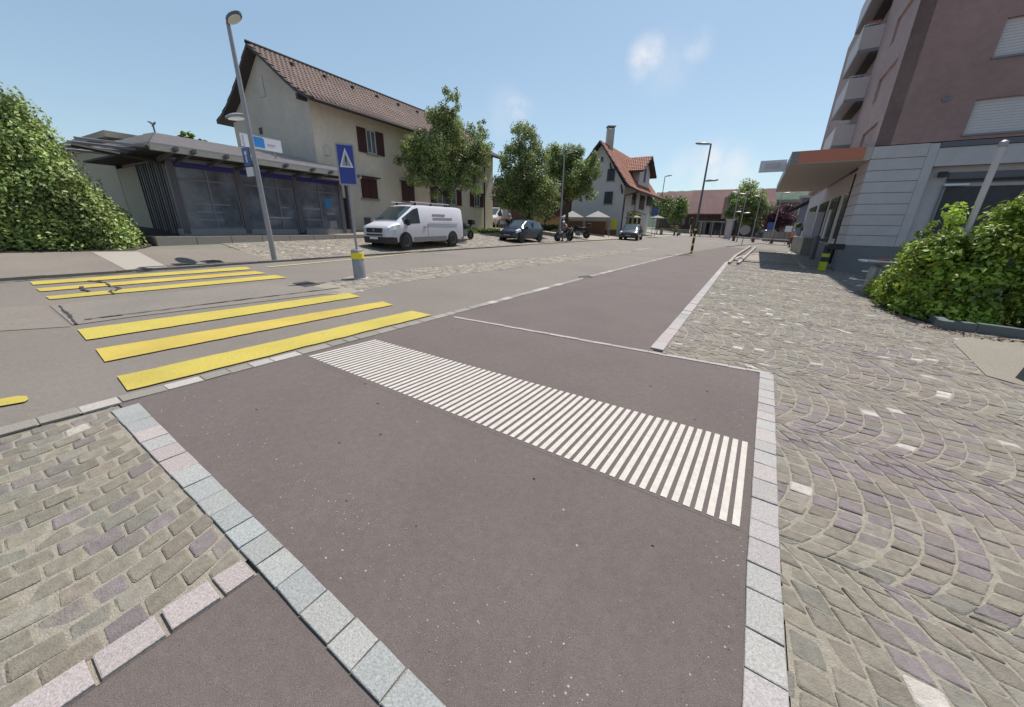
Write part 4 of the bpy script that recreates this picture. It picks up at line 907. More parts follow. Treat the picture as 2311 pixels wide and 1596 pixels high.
def tree(name, label, tx, D, ell, m, n, size, group=None, cat='tree', trunk_r=.14, forks=7, sub=26, subr=.42, depth=1.0, hidden_trunk=False):
    b = S(tx, 520, D); z0 = zg(b[0], b[1]); root = thing(name, label, cat, (b[0], b[1], z0), group)
    cs = []; rs = []; mains = []
    for (cx_, cy_, rx, ry) in ell:
        k = mpx(cx_, cy_, D); c = S(cx_, cy_, D); c[:2] *= 1+rng.uniform(-.02, .02); rx_, ry_ = rx*k, ry*k; rd = (rx_+ry_)/2*depth; mains.append((c, rx_, ry_))
        vd = np.array([c[0], c[1]])/math.hypot(c[0], c[1]); sd_ = np.array([vd[1], -vd[0]])
        for _ in range(max(5, int(sub*rx_*ry_/1.6))):
            d = rng.normal(size=3); d /= np.linalg.norm(d); q = rng.uniform(.15, 1)**.5
            p = np.array([*(c[:2]+sd_*d[0]*rx_*q+vd*d[1]*rd*q), c[2]+d[2]*ry_*q]); cs.append(p); rs.append(subr*rng.uniform(.6, 1.25)*min(1.3, max(.45, (rx_+ry_)/2.4)))
    leaf_mesh('crown', cs, rs, n, size, m, root)
    mb = MB(); zc = min(c[2]-ry_*.6 for c, _, ry_ in mains); zc = max(zc, z0+1.2); top = Vector((b[0], b[1], zc))
    mb.tube([(b[0], b[1], z0-.1), (b[0]+.02, b[1], z0+(zc-z0)*.5), top], [trunk_r*1.25, trunk_r, trunk_r*.8], 9)
    for i in range(forks):
        c = mains[i % len(mains)][0]; e = Vector(c)+Vector(rng.normal(0, .35, 3)); mid = top.lerp(e, .5)+Vector((rng.normal(0, .12), rng.normal(0, .12), .1)); mb.tube([top-Vector((0, 0, .15)), mid, e], [trunk_r*.55, trunk_r*.32, trunk_r*.1], 6)
    mb.build('trunk', 'bark', root, smooth=True); return root
tree('street_tree', 'leafy green tree standing behind the white van before the cream house', 1012, 25.0, [(1005, 352, 78, 70), (1000, 275, 50, 42), (1024, 232, 26, 30), (932, 330, 34, 40), (925, 360, 30, 40), (1078, 335, 36, 55), (1062, 400, 42, 32), (950, 405, 38, 30), (1092, 292, 16, 26), (1000, 425, 40, 28)], 'leaf_tree', 44000, .12, 'trees along the street', trunk_r=.15, sub=34, subr=.40)
tree('street_tree', 'green tree directly behind the dark parked hatchback', 1192, 33.0, [(1188, 392, 60, 62), (1186, 320, 34, 38), (1196, 286, 15, 14), (1172, 292, 12, 16), (1150, 348, 22, 26), (1215, 440, 46, 40), (1146, 430, 30, 45), (1165, 455, 40, 25), (1205, 468, 45, 20)], 'leaf_tree', 30000, .16, 'trees along the street', trunk_r=.18, sub=28, subr=.46)
tree('street_tree', 'green tree with forked trunk to the left of the white house', 1277, 39.0, [(1288, 385, 46, 45), (1250, 365, 22, 40), (1328, 400, 22, 48), (1302, 345, 30, 16), (1270, 425, 36, 22), (1342, 370, 12, 25), (1238, 400, 16, 30), (1258, 448, 26, 20), (1305, 440, 26, 14)], 'leaf_tree', 26000, .18, 'trees along the street', trunk_r=.17, sub=22, subr=.50)
tree('street_tree', 'dark tree behind the hatchback between the other street trees', 1135, 44.0, [(1132, 435, 20, 42), (1240, 440, 34, 34), (1170, 440, 40, 35)], 'leaf_dark', 8000, .2, None, trunk_r=.2, sub=10, subr=.6)
tree('garden_tree', 'small bright treetop showing above the pavilion roof', 437, 46.0, [(425, 313, 15, 10), (450, 316, 17, 9), (437, 326, 32, 13)], 'leaf_yellowgreen', 9000, .15, None, sub=60, subr=.35)
tree('roadside_tree', 'light green tree right of the white house', 1493, 70.0, [(1492, 465, 22, 32), (1475, 450, 10, 18), (1505, 480, 12, 22)], 'leaf_far', 5000, .3, 'trees before the farm building', trunk_r=.2, sub=7, subr=.8)
tree('roadside_tree', 'slim green tree before the brown roof left of the striped lamp post', 1534, 72.0, [(1533, 472, 16, 28), (1540, 455, 8, 12), (1528, 490, 14, 16)], 'leaf_far', 4000, .3, 'trees before the farm building', trunk_r=.2, sub=7, subr=.8)
tree('tall_tree', 'tall pointed green tree right of the farm roof', 1694, 82.0, [(1694, 418, 15, 22), (1692, 455, 28, 32), (1712, 478, 18, 34), (1672, 440, 14, 22), (1690, 490, 26, 22)], 'leaf_tree', 9000, .34, None, trunk_r=.25, sub=6, subr=1.0)
tree('autumn_tree', 'brownish green tree before the farm roof', 1664, 78.0, [(1662, 462, 16, 22), (1650, 478, 14, 16)], 'leaf_far', 3000, .32, None, trunk_r=.2, sub=7, subr=.8)
tree('purple_tree', 'dark purple leaved tree beyond the junction', 1757, 86.0, [(1757, 482, 24, 28), (1740, 498, 18, 18), (1772, 490, 14, 26)], 'leaf_purple', 6000, .34, None, trunk_r=.2, sub=6, subr=1.0)
def hedge_mass(name, label, cat, base, top, px0, px1, m, n, size, count, thick=2.0, sub=.34, out=.0, group=None, parent_soil=True):
    bx, by = zip(*base); tx_, ty = zip(*top); root = None; cs = []; rs = []; stems = MB()
    for i in range(count):
        px = rng.uniform(px0, px1); pb = np.interp(px, bx, by); pt_ = np.interp(px, tx_, ty); g = G(px, pb); D = float(np.hypot(*g)); u = g/D
        pt_ += 20*math.sin(px*.06+1.3)+12*math.sin(px*.17)+rng.normal(0, 9) if pt_ < pb-60 else 0; h = rng.uniform(0, 1)**.85; q = S(px, pb+(pt_-pb)*h, D+.2); z0 = zg(*g)
        bulge = thick*(1-math.sqrt(max(0, 1-min(1, h*.95)**2.4)))*.9
        side = .75*max(0, 1-h*2.2)**2*0
        dd = out+bulge+side+ (rng.uniform(0, .25) if rng.uniform() < .72 else rng.uniform(0, thick))
        Z = q[2]; sc = (D+dd)/D; Z = EYE-(EYE-Z)*sc
        edge = min(1.0, .35+1.2*(1-h)); r = sub*rng.choice([.45, .7, .95, 1.25])
        px_m = mpx(px, pb, D); Z = min(Z, Z) ; cs.append((u[0]*(D+dd+r*.5), u[1]*(D+dd+r*.5), max(z0+.08, Z-r*.45 if h > .7 else Z))); rs.append(r)
        if root is None:
            root = thing(name, label, cat, (g[0], g[1], z0), group)
        if i % 9 == 0: stems.tube([(u[0]*(D+thick*.5), u[1]*(D+thick*.5), z0-.1), (cs[-1][0], cs[-1][1], cs[-1][2])], [.03, .012], 5)
    leaf_mesh('foliage', cs, rs, n, size, m, root); stems.build('stems', 'bark', root)['kind'] = 'stuff'
    return root
LB = [(-200, 578), (0, 568), (150, 567), (250, 566), (300, 560), (310, 558)]; LTp = [(-200, 220), (0, 230), (40, 232), (75, 234), (120, 240), (165, 248), (190, 272), (205, 305), (222, 350), (238, 395), (250, 438), (266, 478), (285, 500), (300, 530), (310, 545)]
hedge_mass('shrub', 'huge bright green shrub filling the left edge beside the pavilion', 'shrub', LB, LTp, -190, 302, 'leaf_left', 64000, .105, 700, thick=2.6, sub=.40)
RBs = [(1960, 652), (1978, 676), (2000, 700), (2050, 718), (2100, 728), (2200, 738), (2311, 748), (2480, 765)]; RT = [(1960, 645), (1972, 622), (1992, 595), (2006, 535), (2022, 496), (2050, 488), (2078, 494), (2092, 520), (2112, 550), (2128, 532), (2142, 500), (2160, 480), (2178, 455), (2215, 425), (2262, 395), (2290, 378), (2340, 380), (2480, 380)]
hedge_mass('shrub', 'yellow green leafy shrub in the planter at the right edge', 'shrub', RBs, RT, 1966, 2470, 'leaf_yellowgreen', 34000, .115, 420, thick=1.9, sub=.27)
soil = sheet('soil_bed', [G(1975, 678), G(2000, 702), G(2095, 732), G(2311, 756), G(2500, 770), TP(2, 19), TP(14, 15), TP(9.5, 8.9)], .05, 'soil')
soil2 = sheet('soil_bed', [G(-150, 590), G(-150, 574), G(0, 572), G(305, 566), TP(8, -22), TP(-8, -28)], .02, 'soil')
n = 260; lp = [np.array(G(np.interp(k, [0, 1, 2, 3, 4], [1965, 2000, 2095, 2200, 2330]), np.interp(k, [0, 1, 2, 3, 4], [672, 708, 742, 762, 778]))) for k in rng.uniform(0, 4, n)]
leaf_mesh('leaf_litter', [(q[0]+rng.normal(0, .12), q[1]+rng.normal(0, .12), zg(*q)+.03) for q in lp], [.03]*n, 420, .05, 'wood_brown', soil, up=1.5, flat=.2)
# planter edging of granite blocks
pe = thing('planter_edge', 'low grey stone edging in front of the right shrub', 'edging', (*G(2115, 745), zg(*G(2115, 745))))
edge = [G(2092, 728), G(2118, 744), G(2200, 752), G(2311, 768), G(2480, 792)]
for a, b in zip(edge[:-1], edge[1:]):
    a, b = np.array(a), np.array(b); L = np.linalg.norm(b-a); k = max(1, int(round(L/.62)))
    for i in range(k):
        p, q = a+(b-a)*(i+.01)/k, a+(b-a)*(i+.99)/k; t = (q-p)/np.linalg.norm(q-p); nn = np.array([-t[1], t[0]])*.16
        if np.dot(nn, p) < 0: nn = -nn
        c = [p, q, q+nn, p+nn]; mb = MB(); mb.hexa(pave_quad(c, -.02), pave_quad(c, .19+random.uniform(-.006, .006))); mb.build('edge_stone', 'galv_dark', pe)
# ball shrubs, hedge rows
def box_hedge(name, label, x0, x1, ytop, D, dep, m='leaf_dark', n=6000, size=.12, group=None):
    a = S(x0, 520, D)[:2]; b = S(x1, 520, D)[:2]; z0 = zg(*a); zt = S((x0+x1)/2, ytop, D)[2]; cs = []; rs = []
    root = thing(name, label, 'hedge', ((a[0]+b[0])/2, (a[1]+b[1])/2, z0), group); u = a/np.linalg.norm(a)
    for _ in range(220):
        p = a+(b-a)*rng.uniform()+u*rng.uniform(0, dep); cs.append((p[0], p[1], z0+(zt-z0)*rng.uniform(.05, .93))); rs.append(.22)
    leaf_mesh('foliage', cs, rs, n, size, m, root); return root
box_hedge('hedge', 'low dark clipped hedge behind the hatchback and the motorcycles', 1128, 1264, 508, 38.5, 1.0)
tree('shrub', 'pale variegated shrub above the dark hedge', 1228, 39.6, [(1228, 497, 20, 10), (1245, 494, 10, 9)], 'leaf_far', 2500, .12, None, 'shrub', trunk_r=.04, sub=20, subr=.3)
tree('shrub', 'round clipped bush between the pale benches beyond the junction', 1522, 66.0, [(1522, 513, 12, 9)], 'leaf_tree', 2500, .14, None, 'shrub', trunk_r=.05, sub=12, subr=.4)
tree('shrub', 'yellowish shrub beside the grey low wall along the block', 1808, 47, [(1812, 512, 12, 10), (1822, 505, 10, 12)], 'leaf_yellowgreen', 2600, .13, None, 'shrub', trunk_r=.04, sub=14, subr=.35)
grs = sheet('lawn', [HF.pt(9, .3, 0)[:2], HF.pt(17.5, .3, 0)[:2], HF.pt(17.5, 2.6, 0)[:2], HF.pt(9, 2.6, 0)[:2]], .02, 'grass')
colattr(grs.data, [(1, 1, 1)]*len(grs.data.polygons))
n = 5000; cs = [HF.pt(rng.uniform(9, 17.5), rng.uniform(.3, 2.6), 0) for _ in range(400)]
leaf_mesh('grass', [(c[0], c[1], zg(c[0], c[1])+.05) for c in cs], [.18]*400, 6000, .09, 'grass', None, up=-.2, flat=.3)
# hills
def hill(name, px0, px1, D, ys, dep, seed):
    r = np.random.default_rng(seed); nx, ny = 60, 10; V = []; F = []
    for j in range(ny):
        for i in range(nx):
            px = px0+(px1-px0)*i/(nx-1); t = j/(ny-1); y = np.interp(px, *zip(*ys)); q = S(px, y, D+dep*t); s = S(px, 520, D+dep*t)
            h = math.sin(min(1, t*1.15+.02)*math.pi/2); top = S(px, y, D+dep)[2]; V.append((s[0], s[1], -4+(top+4)*h+r.normal(0, 1.1)*(t > 0)))
    for j in range(ny-1):
        for i in range(nx-1): a = j*nx+i; F.append((a, a+1, a+nx+1, a+nx))
    me = bpy.data.meshes.new(name); me.from_pydata(V, [], F); me.update(); me.polygons.foreach_set('use_smooth', [True]*len(F)); o = link(name, me, 'hill'); o['kind'] = 'structure'; return o
hill('hill', 900, 2500, 260, [(900, 470), (1480, 446), (1505, 434), (1530, 436), (1600, 440), (1720, 440), (1755, 428), (1790, 436), (1850, 430), (2500, 440)], 120, 3)
hill('hill', -600, 1000, 320, [(-600, 440), (200, 452), (1000, 468)], 120, 5)
# ================================================================== FAR BUILDINGS
def block(name, label, cat, x0, x1, ytop, D, dep, wallm, roofm=None, roofh=0, parts=None, zt=None):
    a = S(x0, 520, D)[:2]; b = S(x1, 520, D)[:2]; t = (b-a)/np.linalg.norm(b-a); o = np.array([t[1], -t[0]])
    if o@a > 0: o = -o
    fr = Fr(a, t, o); z0 = zg(*a); zt = S((x0+x1)/2, ytop, D)[2]; L = np.linalg.norm(b-a); root = thing(name, label, cat, (a[0], a[1], z0))
    mb = MB(); mb.fbox(fr, 0, L, -dep, 0, z0-1, zt); mb.build('wall', wallm, root); return root, fr, L, z0, zt
fb, fr, L, z0, zt = block('farm_building', 'long farm building with big red brown roof beyond the junction', 'farm building', 1558, 1722, 483, 92, 12, 'wood_brown')
rzt = S(1640, 428, 98)[2]
mb = MB(); mb.hexa([fr.pt(-1.5, 1.2, zt-.3), fr.pt(L+1.5, 1.2, zt-.3), fr.pt(L+1, -6, rzt-.3), fr.pt(-1, -6, rzt-.3)], [fr.pt(-1.5, 1.2, zt), fr.pt(L+1.5, 1.2, zt), fr.pt(L+1, -6, rzt), fr.pt(-1, -6, rzt)])
rfo = mb.build('roof', 'roof_far', fb)
mb = MB(); mb.hexa([fr.pt(-1.5, -13.2, zt-.3), fr.pt(L+1.5, -13.2, zt-.3), fr.pt(L+1, -6.01, rzt-.3), fr.pt(-1, -6.01, rzt-.3)], [fr.pt(-1.5, -13.2, zt), fr.pt(L+1.5, -13.2, zt), fr.pt(L+1, -6.01, rzt), fr.pt(-1, -6.01, rzt)]); mb.build('roof', 'roof_far', fb)
for i in range(7): u = 1+i*(L-2)/6; mb = MB(); mb.fbox(fr, u-.15, u+.15, .6, .9, z0-.5, zt); mb.build('post', 'wood_dark', fb)
for i in range(6): u = 1.6+i*(L-2)/6; mb = MB(); mb.fbox(fr, u, u+1.6, .01, .08, z0+.8, z0+2.6); mb.build('window', 'glass_dark', fb)
mb = MB(); u, z = fr.uz(1645, 500); mb.fbox(fr, max(0, u-1.6), u+1.6, 1.0, 1.4, zt-1.0, zt+3.2); mb.build('dormer', 'brick_mauve', fb)
fb2, fr, L, z0, zt = block('farm_building', 'darker wooden barn behind the light green trees', 'barn', 1478, 1556, 470, 96, 9, 'wood_brown')
rzt = S(1520, 434, 101)[2]; mb = MB(); mb.hexa([fr.pt(-1, 1, zt-.3), fr.pt(L+1, 1, zt-.3), fr.pt(L+1, -5, rzt-.3), fr.pt(-1, -5, rzt-.3)], [fr.pt(-1, 1, zt), fr.pt(L+1, 1, zt), fr.pt(L+1, -5, rzt), fr.pt(-1, -5, rzt)]); mb.build('roof', 'roof_far', fb2)
for i in range(4): mb = MB(); mb.fbox(fr, 1+i*2, 2.2+i*2, .01, .08, z0+1, z0+2.4); mb.build('window', 'glass_dark', fb2)
b3, fr, L, z0, zt = block('flat_roof_building', 'mauve flat roofed building behind the purple tree', 'building', 1722, 1790, 458, 100, 10, 'brick_mauve')
mb = MB(); mb.fbox(fr, -.5, L+.5, -10.5, .5, zt+.01, zt+.6); mb.build('roof_edge', 'concrete_pale', b3)
for i in range(4): mb = MB(); mb.fbox(fr, .8+i*2, 2+i*2, .01, .08, z0+3, z0+4.4); mb.build('window', 'glass_dark', b3)
b4, fr, L, z0, zt = block('grey_building', 'pale grey gabled building seen under the canopy', 'building', 1792, 1925, 446, 66, 9, 'grey_wall')
mb = MB(); mb.hexa([fr.pt(-1.2, .8, zt-1.9), fr.pt(-.9, .8, zt-1.9), fr.pt(4.1, .8, zt+1.3), fr.pt(3.8, .8, zt+1.3)], [fr.pt(-1.2, .8, zt-1.6), fr.pt(-.9, .8, zt-1.6), fr.pt(4.1, .8, zt+1.6), fr.pt(3.8, .8, zt+1.6)]); mb.build('verge_board', 'wood_dark', b4)
mb = MB(); mb.fbox(fr, -.4, L+.4, -9.4, .3, zt+.01, zt+.3); mb.build('roof', 'roof_grey', b4)
barn, fr, L, z0, zt = block('wooden_barn', 'brown boarded barn half hidden behind the street trees', 'barn', 1085, 1345, 446, 54, 8, 'wood_brown')
rzt = S(1215, 415, 57)[2]; mb = MB(); mb.hexa([fr.pt(-.6, .8, zt-.2), fr.pt(L+.5, .8, zt-.2), fr.pt(L+.5, -4, rzt-.2), fr.pt(-.6, -4, rzt-.2)], [fr.pt(-.6, .8, zt), fr.pt(L+.5, .8, zt), fr.pt(L+.5, -4, rzt), fr.pt(-.6, -4, rzt)]); mb.build('roof', 'roof_far', barn)
for i in range(int(L/.5)):
    mb = MB(); mb.fbox(fr, i*.5+.02, i*.5+.46, .01, .035, z0, zt-.25); mb.build('board', 'wood_brown', barn)
for i in range(4): mb = MB(); mb.fbox(fr, 2+i*4, 3.2+i*4, .04, .09, z0+2.4, z0+3.6); mb.build('window', 'glass_dark', barn)
# ================================================================== CAFE TERRACE
fen, fr, L, z0, zt = block('garden_fence', 'ochre boarded fence with an orange strip behind the dark hedge', 'fence', 1203, 1264, 489, 41.5, .06, 'wood_ochre')
n = 9
for i in range(n): mb = MB(); mb.fbox(fr, L*i/n+.01, L*(i+1)/n-.01, .005, .03, z0, zt-.02); mb.build('board', 'wood_ochre', fen)
mb = MB(); mb.fbox(fr, L*.45, L, .035, .06, zt-.35, zt-.02); mb.build('strip', 'orange', fen)
scr, fr, L, z0, zt = block('wooden_screen', 'brown horizontal board screen under the white tent', 'fence', 1268, 1366, 497, 46.5, .08, 'wood_brown')
for i in range(10): mb = MB(); mb.fbox(fr, 0, L, .005, .035, z0+(zt-z0)*(i+.04)/10, z0+(zt-z0)*(i+.94)/10); mb.build('board', 'concrete_pale' if i in (9,) else 'wood_brown', scr)
tent = thing('party_tent', 'low white tent roof on grey legs before the white house', 'tent', (*S(1318, 520, 44.5)[:2], zg(*S(1318, 520, 44.5)[:2])))
for x0, x1 in ((1266, 1318), (1321, 1378)):
    a = S(x0, 490, 44.0); b = S(x1, 490, 44.0); zE = (a[2]+b[2])/2; u = a[:2]/np.linalg.norm(a[:2]); c = np.array([*(a[:2]+u*3), zE]); d = np.array([*(b[:2]+u*3), zE]); a[2] = b[2] = zE; pk = (a+b+c+d)/4; pk[2] = S((x0+x1)/2, 476, 45.5)[2]
    mb = MB(); q = [a, b, d, c]
    for i in range(4): mb.poly([q[i], q[(i+1) % 4], pk])
    for i in range(4): r0 = q[i].copy(); r1 = q[(i+1) % 4].copy(); r0[2] -= .16; r1[2] -= .16; mb.poly([q[i], q[(i+1) % 4], r1, r0])
    mb.build('tent_roof', 'canvas', tent)
    for p in q: mb = MB(); mb.tube([(p[0], p[1], zE), (p[0], p[1], zg(p[0], p[1]))], .045, 6); mb.build('leg', 'galv', tent)
def parasol(label, px, py, D, w):
    c = S(px, py, D); z0 = zg(c[0], c[1]); r = thing('parasol', label, 'parasol', (c[0], c[1], z0)); mb = MB(); mb.lathe((c[0], c[1], c[2]), [(.02, .32), (w, 0), (w, -.06)], 8); mb.build('canopy', 'canvas', r); mb = MB(); mb.tube([(c[0], c[1], z0), (c[0], c[1], c[2]+.3)], .03, 6); mb.build('pole', 'galv', r)
parasol('small white parasol beside the blue parking sign near the white house', 1483, 492, 54, 1.0)
parasol('white parasol nearest the white house yellow windows', 1430, 491, 49.5, 1.1)
yp, fr, L, z0, zt = block('yellow_panel', 'yellow and grey advertising panel left of the white house', 'panel', 1366, 1391, 494, 47.5, .1, 'wall_yellow')
mb = MB(); mb.fbox(fr, .1, L*.45, .005, .03, z0+.9, zt-.2); mb.build('poster', 'print_grey', yp); mb = MB(); mb.fbox(fr, 0, L, .005, .05, z0, z0+.6); mb.build('base_board', 'wood_brown', yp)
for k, (px, lab) in enumerate(((1509, 'left pale bench beside the round clipped bush'), (1548, 'right pale bench beside the round clipped bush'))):
    c = S(px, 520, 66)[:2]; z0 = zg(*c); r = thing('bench', lab, 'bench', (c[0], c[1], z0)); 
    for i, (dy, z) in enumerate(((0, .45), (.25, .47), (.45, .75), (.47, .95))): mb = MB(); mb.box(c[0]-1.3, c[0]+1.3, c[1]+dy, c[1]+dy+.16, z0+z, z0+z+.06); mb.build('slat', 'plaster_white', r)
    for dx in (-1.1, 1.1): mb = MB(); mb.box(c[0]+dx-.05, c[0]+dx+.05, c[1], c[1]+.5, z0, z0+.45); mb.build('leg', 'wood_brown', r)
# ================================================================== STREET FURNITURE
def luminaire(parent, c, dirv, L=.75, w=.30, m='galv_dark', tilt=.12):
    d = Vector((dirv[0], dirv[1], tilt)).normalized(); s = Vector((-d.y, d.x, 0)).normalized(); up = s.cross(d)*-1
    if up.z < 0: up = -up
    V = []; n = 14; mb = MB()
    rings = [(0.0, .10), (.35, .85), (.75, 1.0), (1.0, .82), (.6, .3)]
    bot = []
    for k in range(n): a = 2*math.pi*k/n; bot.append(Vector(c)+d*(L*.5+L*.5*math.cos(a))+s*(w*.5*math.sin(a)))
    top = [p.lerp(Vector(c)+d*L*.5, .45)+up*.10 for p in bot]; mid = [p+up*.05 for p in bot]
    mb.hexa([tuple(p) for p in bot], [tuple(p) for p in mid]); mb.hexa([tuple(p+up*.0005) for p in mid], [tuple(p) for p in top]); h = mb.build('lamp_head', m, parent, smooth=True)
    mb = MB(); g = [p.lerp(Vector(c)+d*L*.5, .2) for p in bot]; mb.hexa([tuple(p-up*.03) for p in g], [tuple(p-up*.001) for p in g]); mb.build('lamp_glass', 'lamp_glass', h, smooth=True)
def lamp_post(label, px, py, ptop, low=None, lowL=None, lowm=None, m='galv', r=.062, striped=False, D=None, group=None, headL=.75, dark='galv_dark', hd=(-1, 0), H=None, scale=1):
    g = G(px, py) if D is None else S(px, 520, D)[:2]; z0 = zg(*g); fr = Fr(g, NR, DR)
    H = H or 6.39; root = thing('street_lamp', label, 'street lamp', (g[0], g[1], z0), group)
    mb = MB(); mb.tube([(g[0], g[1], z0-.05), (g[0], g[1], z0+H*.45), (g[0], g[1], z0+H)], [r*1.15, r, r*.72], 12); mb.build('pole', m, root, smooth=True)
    hd = np.array(hd, float); luminaire(root, (g[0]+hd[0]*.03, g[1]+hd[1]*.03, z0+H-.04), hd, headL, headL*.42, dark)
    if low:
        luminaire(root, (g[0]-hd[0]*.05, g[1]-hd[1]*.05, z0+low), -hd, lowL or headL*.85, (lowL or headL)*.34, lowm or dark, .05)
    if striped:
        n = 7
        for i in range(n): mb = MB(); a = z0+.05+i*.23; mb.tube([(g[0], g[1], a), (g[0], g[1], a+.12)], r*1.22, 12); mb.build('stripe', 'yellow_paint' if i % 2 == 0 else 'black', root)
        mb = MB(); mb.tube([(g[0], g[1], z0+.0), (g[0], g[1], z0+1.68)], r*1.17, 12); mb.build('sleeve', 'black', root)
    return root, g, z0
lr, lg, lz = lamp_post('tall grey lamp post with blue sign and two lamp heads before the pavilion', 620, 588, 55, low=4.17, lowL=1.15, lowm='galv', hd=NR, headL=.70, r=.07)
f2 = Fr(lg, NR, -DR)
mb = MB(); mb.fbox(f2, -.56, -.12, .05, .08, lz+2.86, lz+3.36); s_ = mb.build('blue_sign', 'sign_blue_dull', lr)
mb = MB(); mb.fbox(f2, -.38, -.30, .081, .086, lz+2.95, lz+3.14).fbox(f2, -.41, -.27, .081, .086, lz+3.16, lz+3.26); mb.build('pictogram', 'sign_white', s_)
mb = MB(); mb.fbox(f2, -.52, -.10, .05, .08, lz+2.56, lz+2.82); mb.build('sub_plate', 'sign_white', lr)
mb = MB(); mb.fbox(f2, -.44, -.38, .02, .06, lz+3.40, lz+3.72); mb.build('sensor', 'sign_white', lr)
lamp_post('slender dark lamp post with yellow and black striped foot at the kerb', 1560, 572, 325, low=4.32, striped=True, hd=-NR, m='galv_dark', headL=.85)
lamp_post('grey lamp post beside the motorcycles before the trees', 1262, 545, 330, low=4.2, hd=NR, headL=.8, m='galv', r=.07)
lamp_post('thin lamp post before the farm building dormer', 1650, 0, 0, D=62, hd=-NR, H=6.2, low=3.7, headL=.9, m='galv', dark='galv', r=.07)
lamp_post('thin lamp post left of the tall pointed tree', 1668, 0, 0, D=56, hd=-NR, H=5.6, low=3.4, headL=.9, m='galv', dark='galv', r=.06)
lamp_post('thin lamp post in front of the tall pointed tree', 1700, 0, 0, D=66, hd=-NR, H=6.0, headL=.9, m='galv', dark='galv', r=.06)
lamp_post('thin lamp post in front of the purple tree', 1745, 0, 0, D=60, hd=NR, H=6.0, headL=.9, m='galv', dark='galv', r=.06)
lamp_post('small lamp post rising right behind the white house', 1483, 0, 0, D=66, hd=NR, H=8.6, headL=1.0, m='galv_dark', r=.07)
# island post with big blue sign
g = G(813, 629); z0 = zg(*g); sp = thing('island_post', 'grey island bollard with yellow band and blue warning sign on its pole', 'traffic sign', (g[0], g[1], z0))
mb = MB(); mb.lathe((g[0], g[1], z0), [(.155, 0), (.155, .03), (.148, .74), (.14, .75), (0.05, .752)], 24); mb.build('bollard', 'galv', sp, smooth=True)
mb = MB(); mb.lathe((g[0], g[1], z0), [(.150, .52), (.161, .525), (.161, .675), (.149, .68)], 24); mb.build('yellow_band', 'yellow_paint', sp, smooth=True)
mb = MB(); mb.lathe((g[0], g[1], z0), [(.19, .0), (.19, .018), (.15, .02)], 20); mb.build('base_ring', 'sign_white', sp)
mb = MB(); mb.tube([(g[0], g[1], z0+.7), (g[0], g[1], z0+3.15)], .03, 10); mb.build('pole', 'galv', sp, smooth=True)
vd = g/np.linalg.norm(g); f3 = Fr(g, (vd[1]*.97-vd[0]*-.0, -vd[0]), (-vd[0], -vd[1])); hwid = .20
zb, ztp = z0+2.28, z0+3.20
def rounded(fr, u0, u1, z0, z1, r, w0, w1):
    pts = []
    for cx_, cz_, a0 in ((u1-r, z1-r, 0), (u0+r, z1-r, 90), (u0+r, z0+r, 180), (u1-r, z0+r, 270)):
        for k in range(5): a = math.radians(a0+k*22.5); pts.append((cx_+r*math.cos(a), cz_+r*math.sin(a)))
    mb = MB(); mb.hexa([fr.pt(u, w0, z) for u, z in pts], [fr.pt(u, w1, z) for u, z in pts]); return mb
rounded(f3, -.21, .21, zb, ztp, .045, .035, .06).build('sign_frame', 'galv', sp)
rounded(f3, -.175, .175, zb+.04, ztp-.04, .02, .0605, .066).build('sign_face', 'sign_blue', sp)
def tri(fr, c, w, h, w0, w1, m, name):
    mb = MB(); P = [(c[0]-w/2, c[1]), (c[0]+w/2, c[1]), (c[0], c[1]+h)]; mb.hexa([fr.pt(u, w0, z) for u, z in P], [fr.pt(u, w1, z) for u, z in P]); return mb.build(name, m, sp)
tri(f3, (0, zb+.40), .30, .42, .0665, .071, 'sign_white', 'triangle'); tri(f3, (0, zb+.432), .20, .30, .0715, .0735, 'galv', 'inner_triangle')
mb = MB(); mb.fbox(f3, -.016, .016, .074, .076, zb+.50, zb+.64).fbox(f3, -.016, .016, .074, .076, zb+.455, zb+.482); o_ = mb.build('exclamation_mark', 'black', sp); o_['kind'] = 'stuff'
# striped bollard at the block corner
def cyl_thing(name, label, cat, g, prof, m, n=20):
    z0 = zg(*g); r = thing(name, label, cat, (g[0], g[1], z0)); mb = MB(); mb.lathe((g[0], g[1], z0), prof, n); mb.build('body', m, r, smooth=True); return r, z0
g = G(1853, 611); r, z0 = cyl_thing('bollard', 'thick yellow and black post at the corner of the clad block', 'bollard', g, [(.15, 0), (.15, 1.12), (.12, 1.16), (.01, 1.17)], 'black')
for a, b in ((.02, .42), (.64, .80)): mb = MB(); mb.lathe((g[0], g[1], z0), [(.151, a), (.158, a+.004), (.158, b-.004), (.151, b)], 20); mb.build('yellow_band', 'yellow_green', r)
mb = MB(); f4 = Fr(g, NR, -DR); mb.fbox(f4, -.05, .55, .10, .30, z0+1.0, z0+1.25); mb.build('bracket', 'black', r)
g2 = S(1838, 560, 26)[:2]; r, z0 = cyl_thing('postbox', 'dark slim box on the block wall behind the striped post', 'box', g2, [(.12, .3), (.12, 1.5), (.02, 1.55)], 'steel_frame', 8)
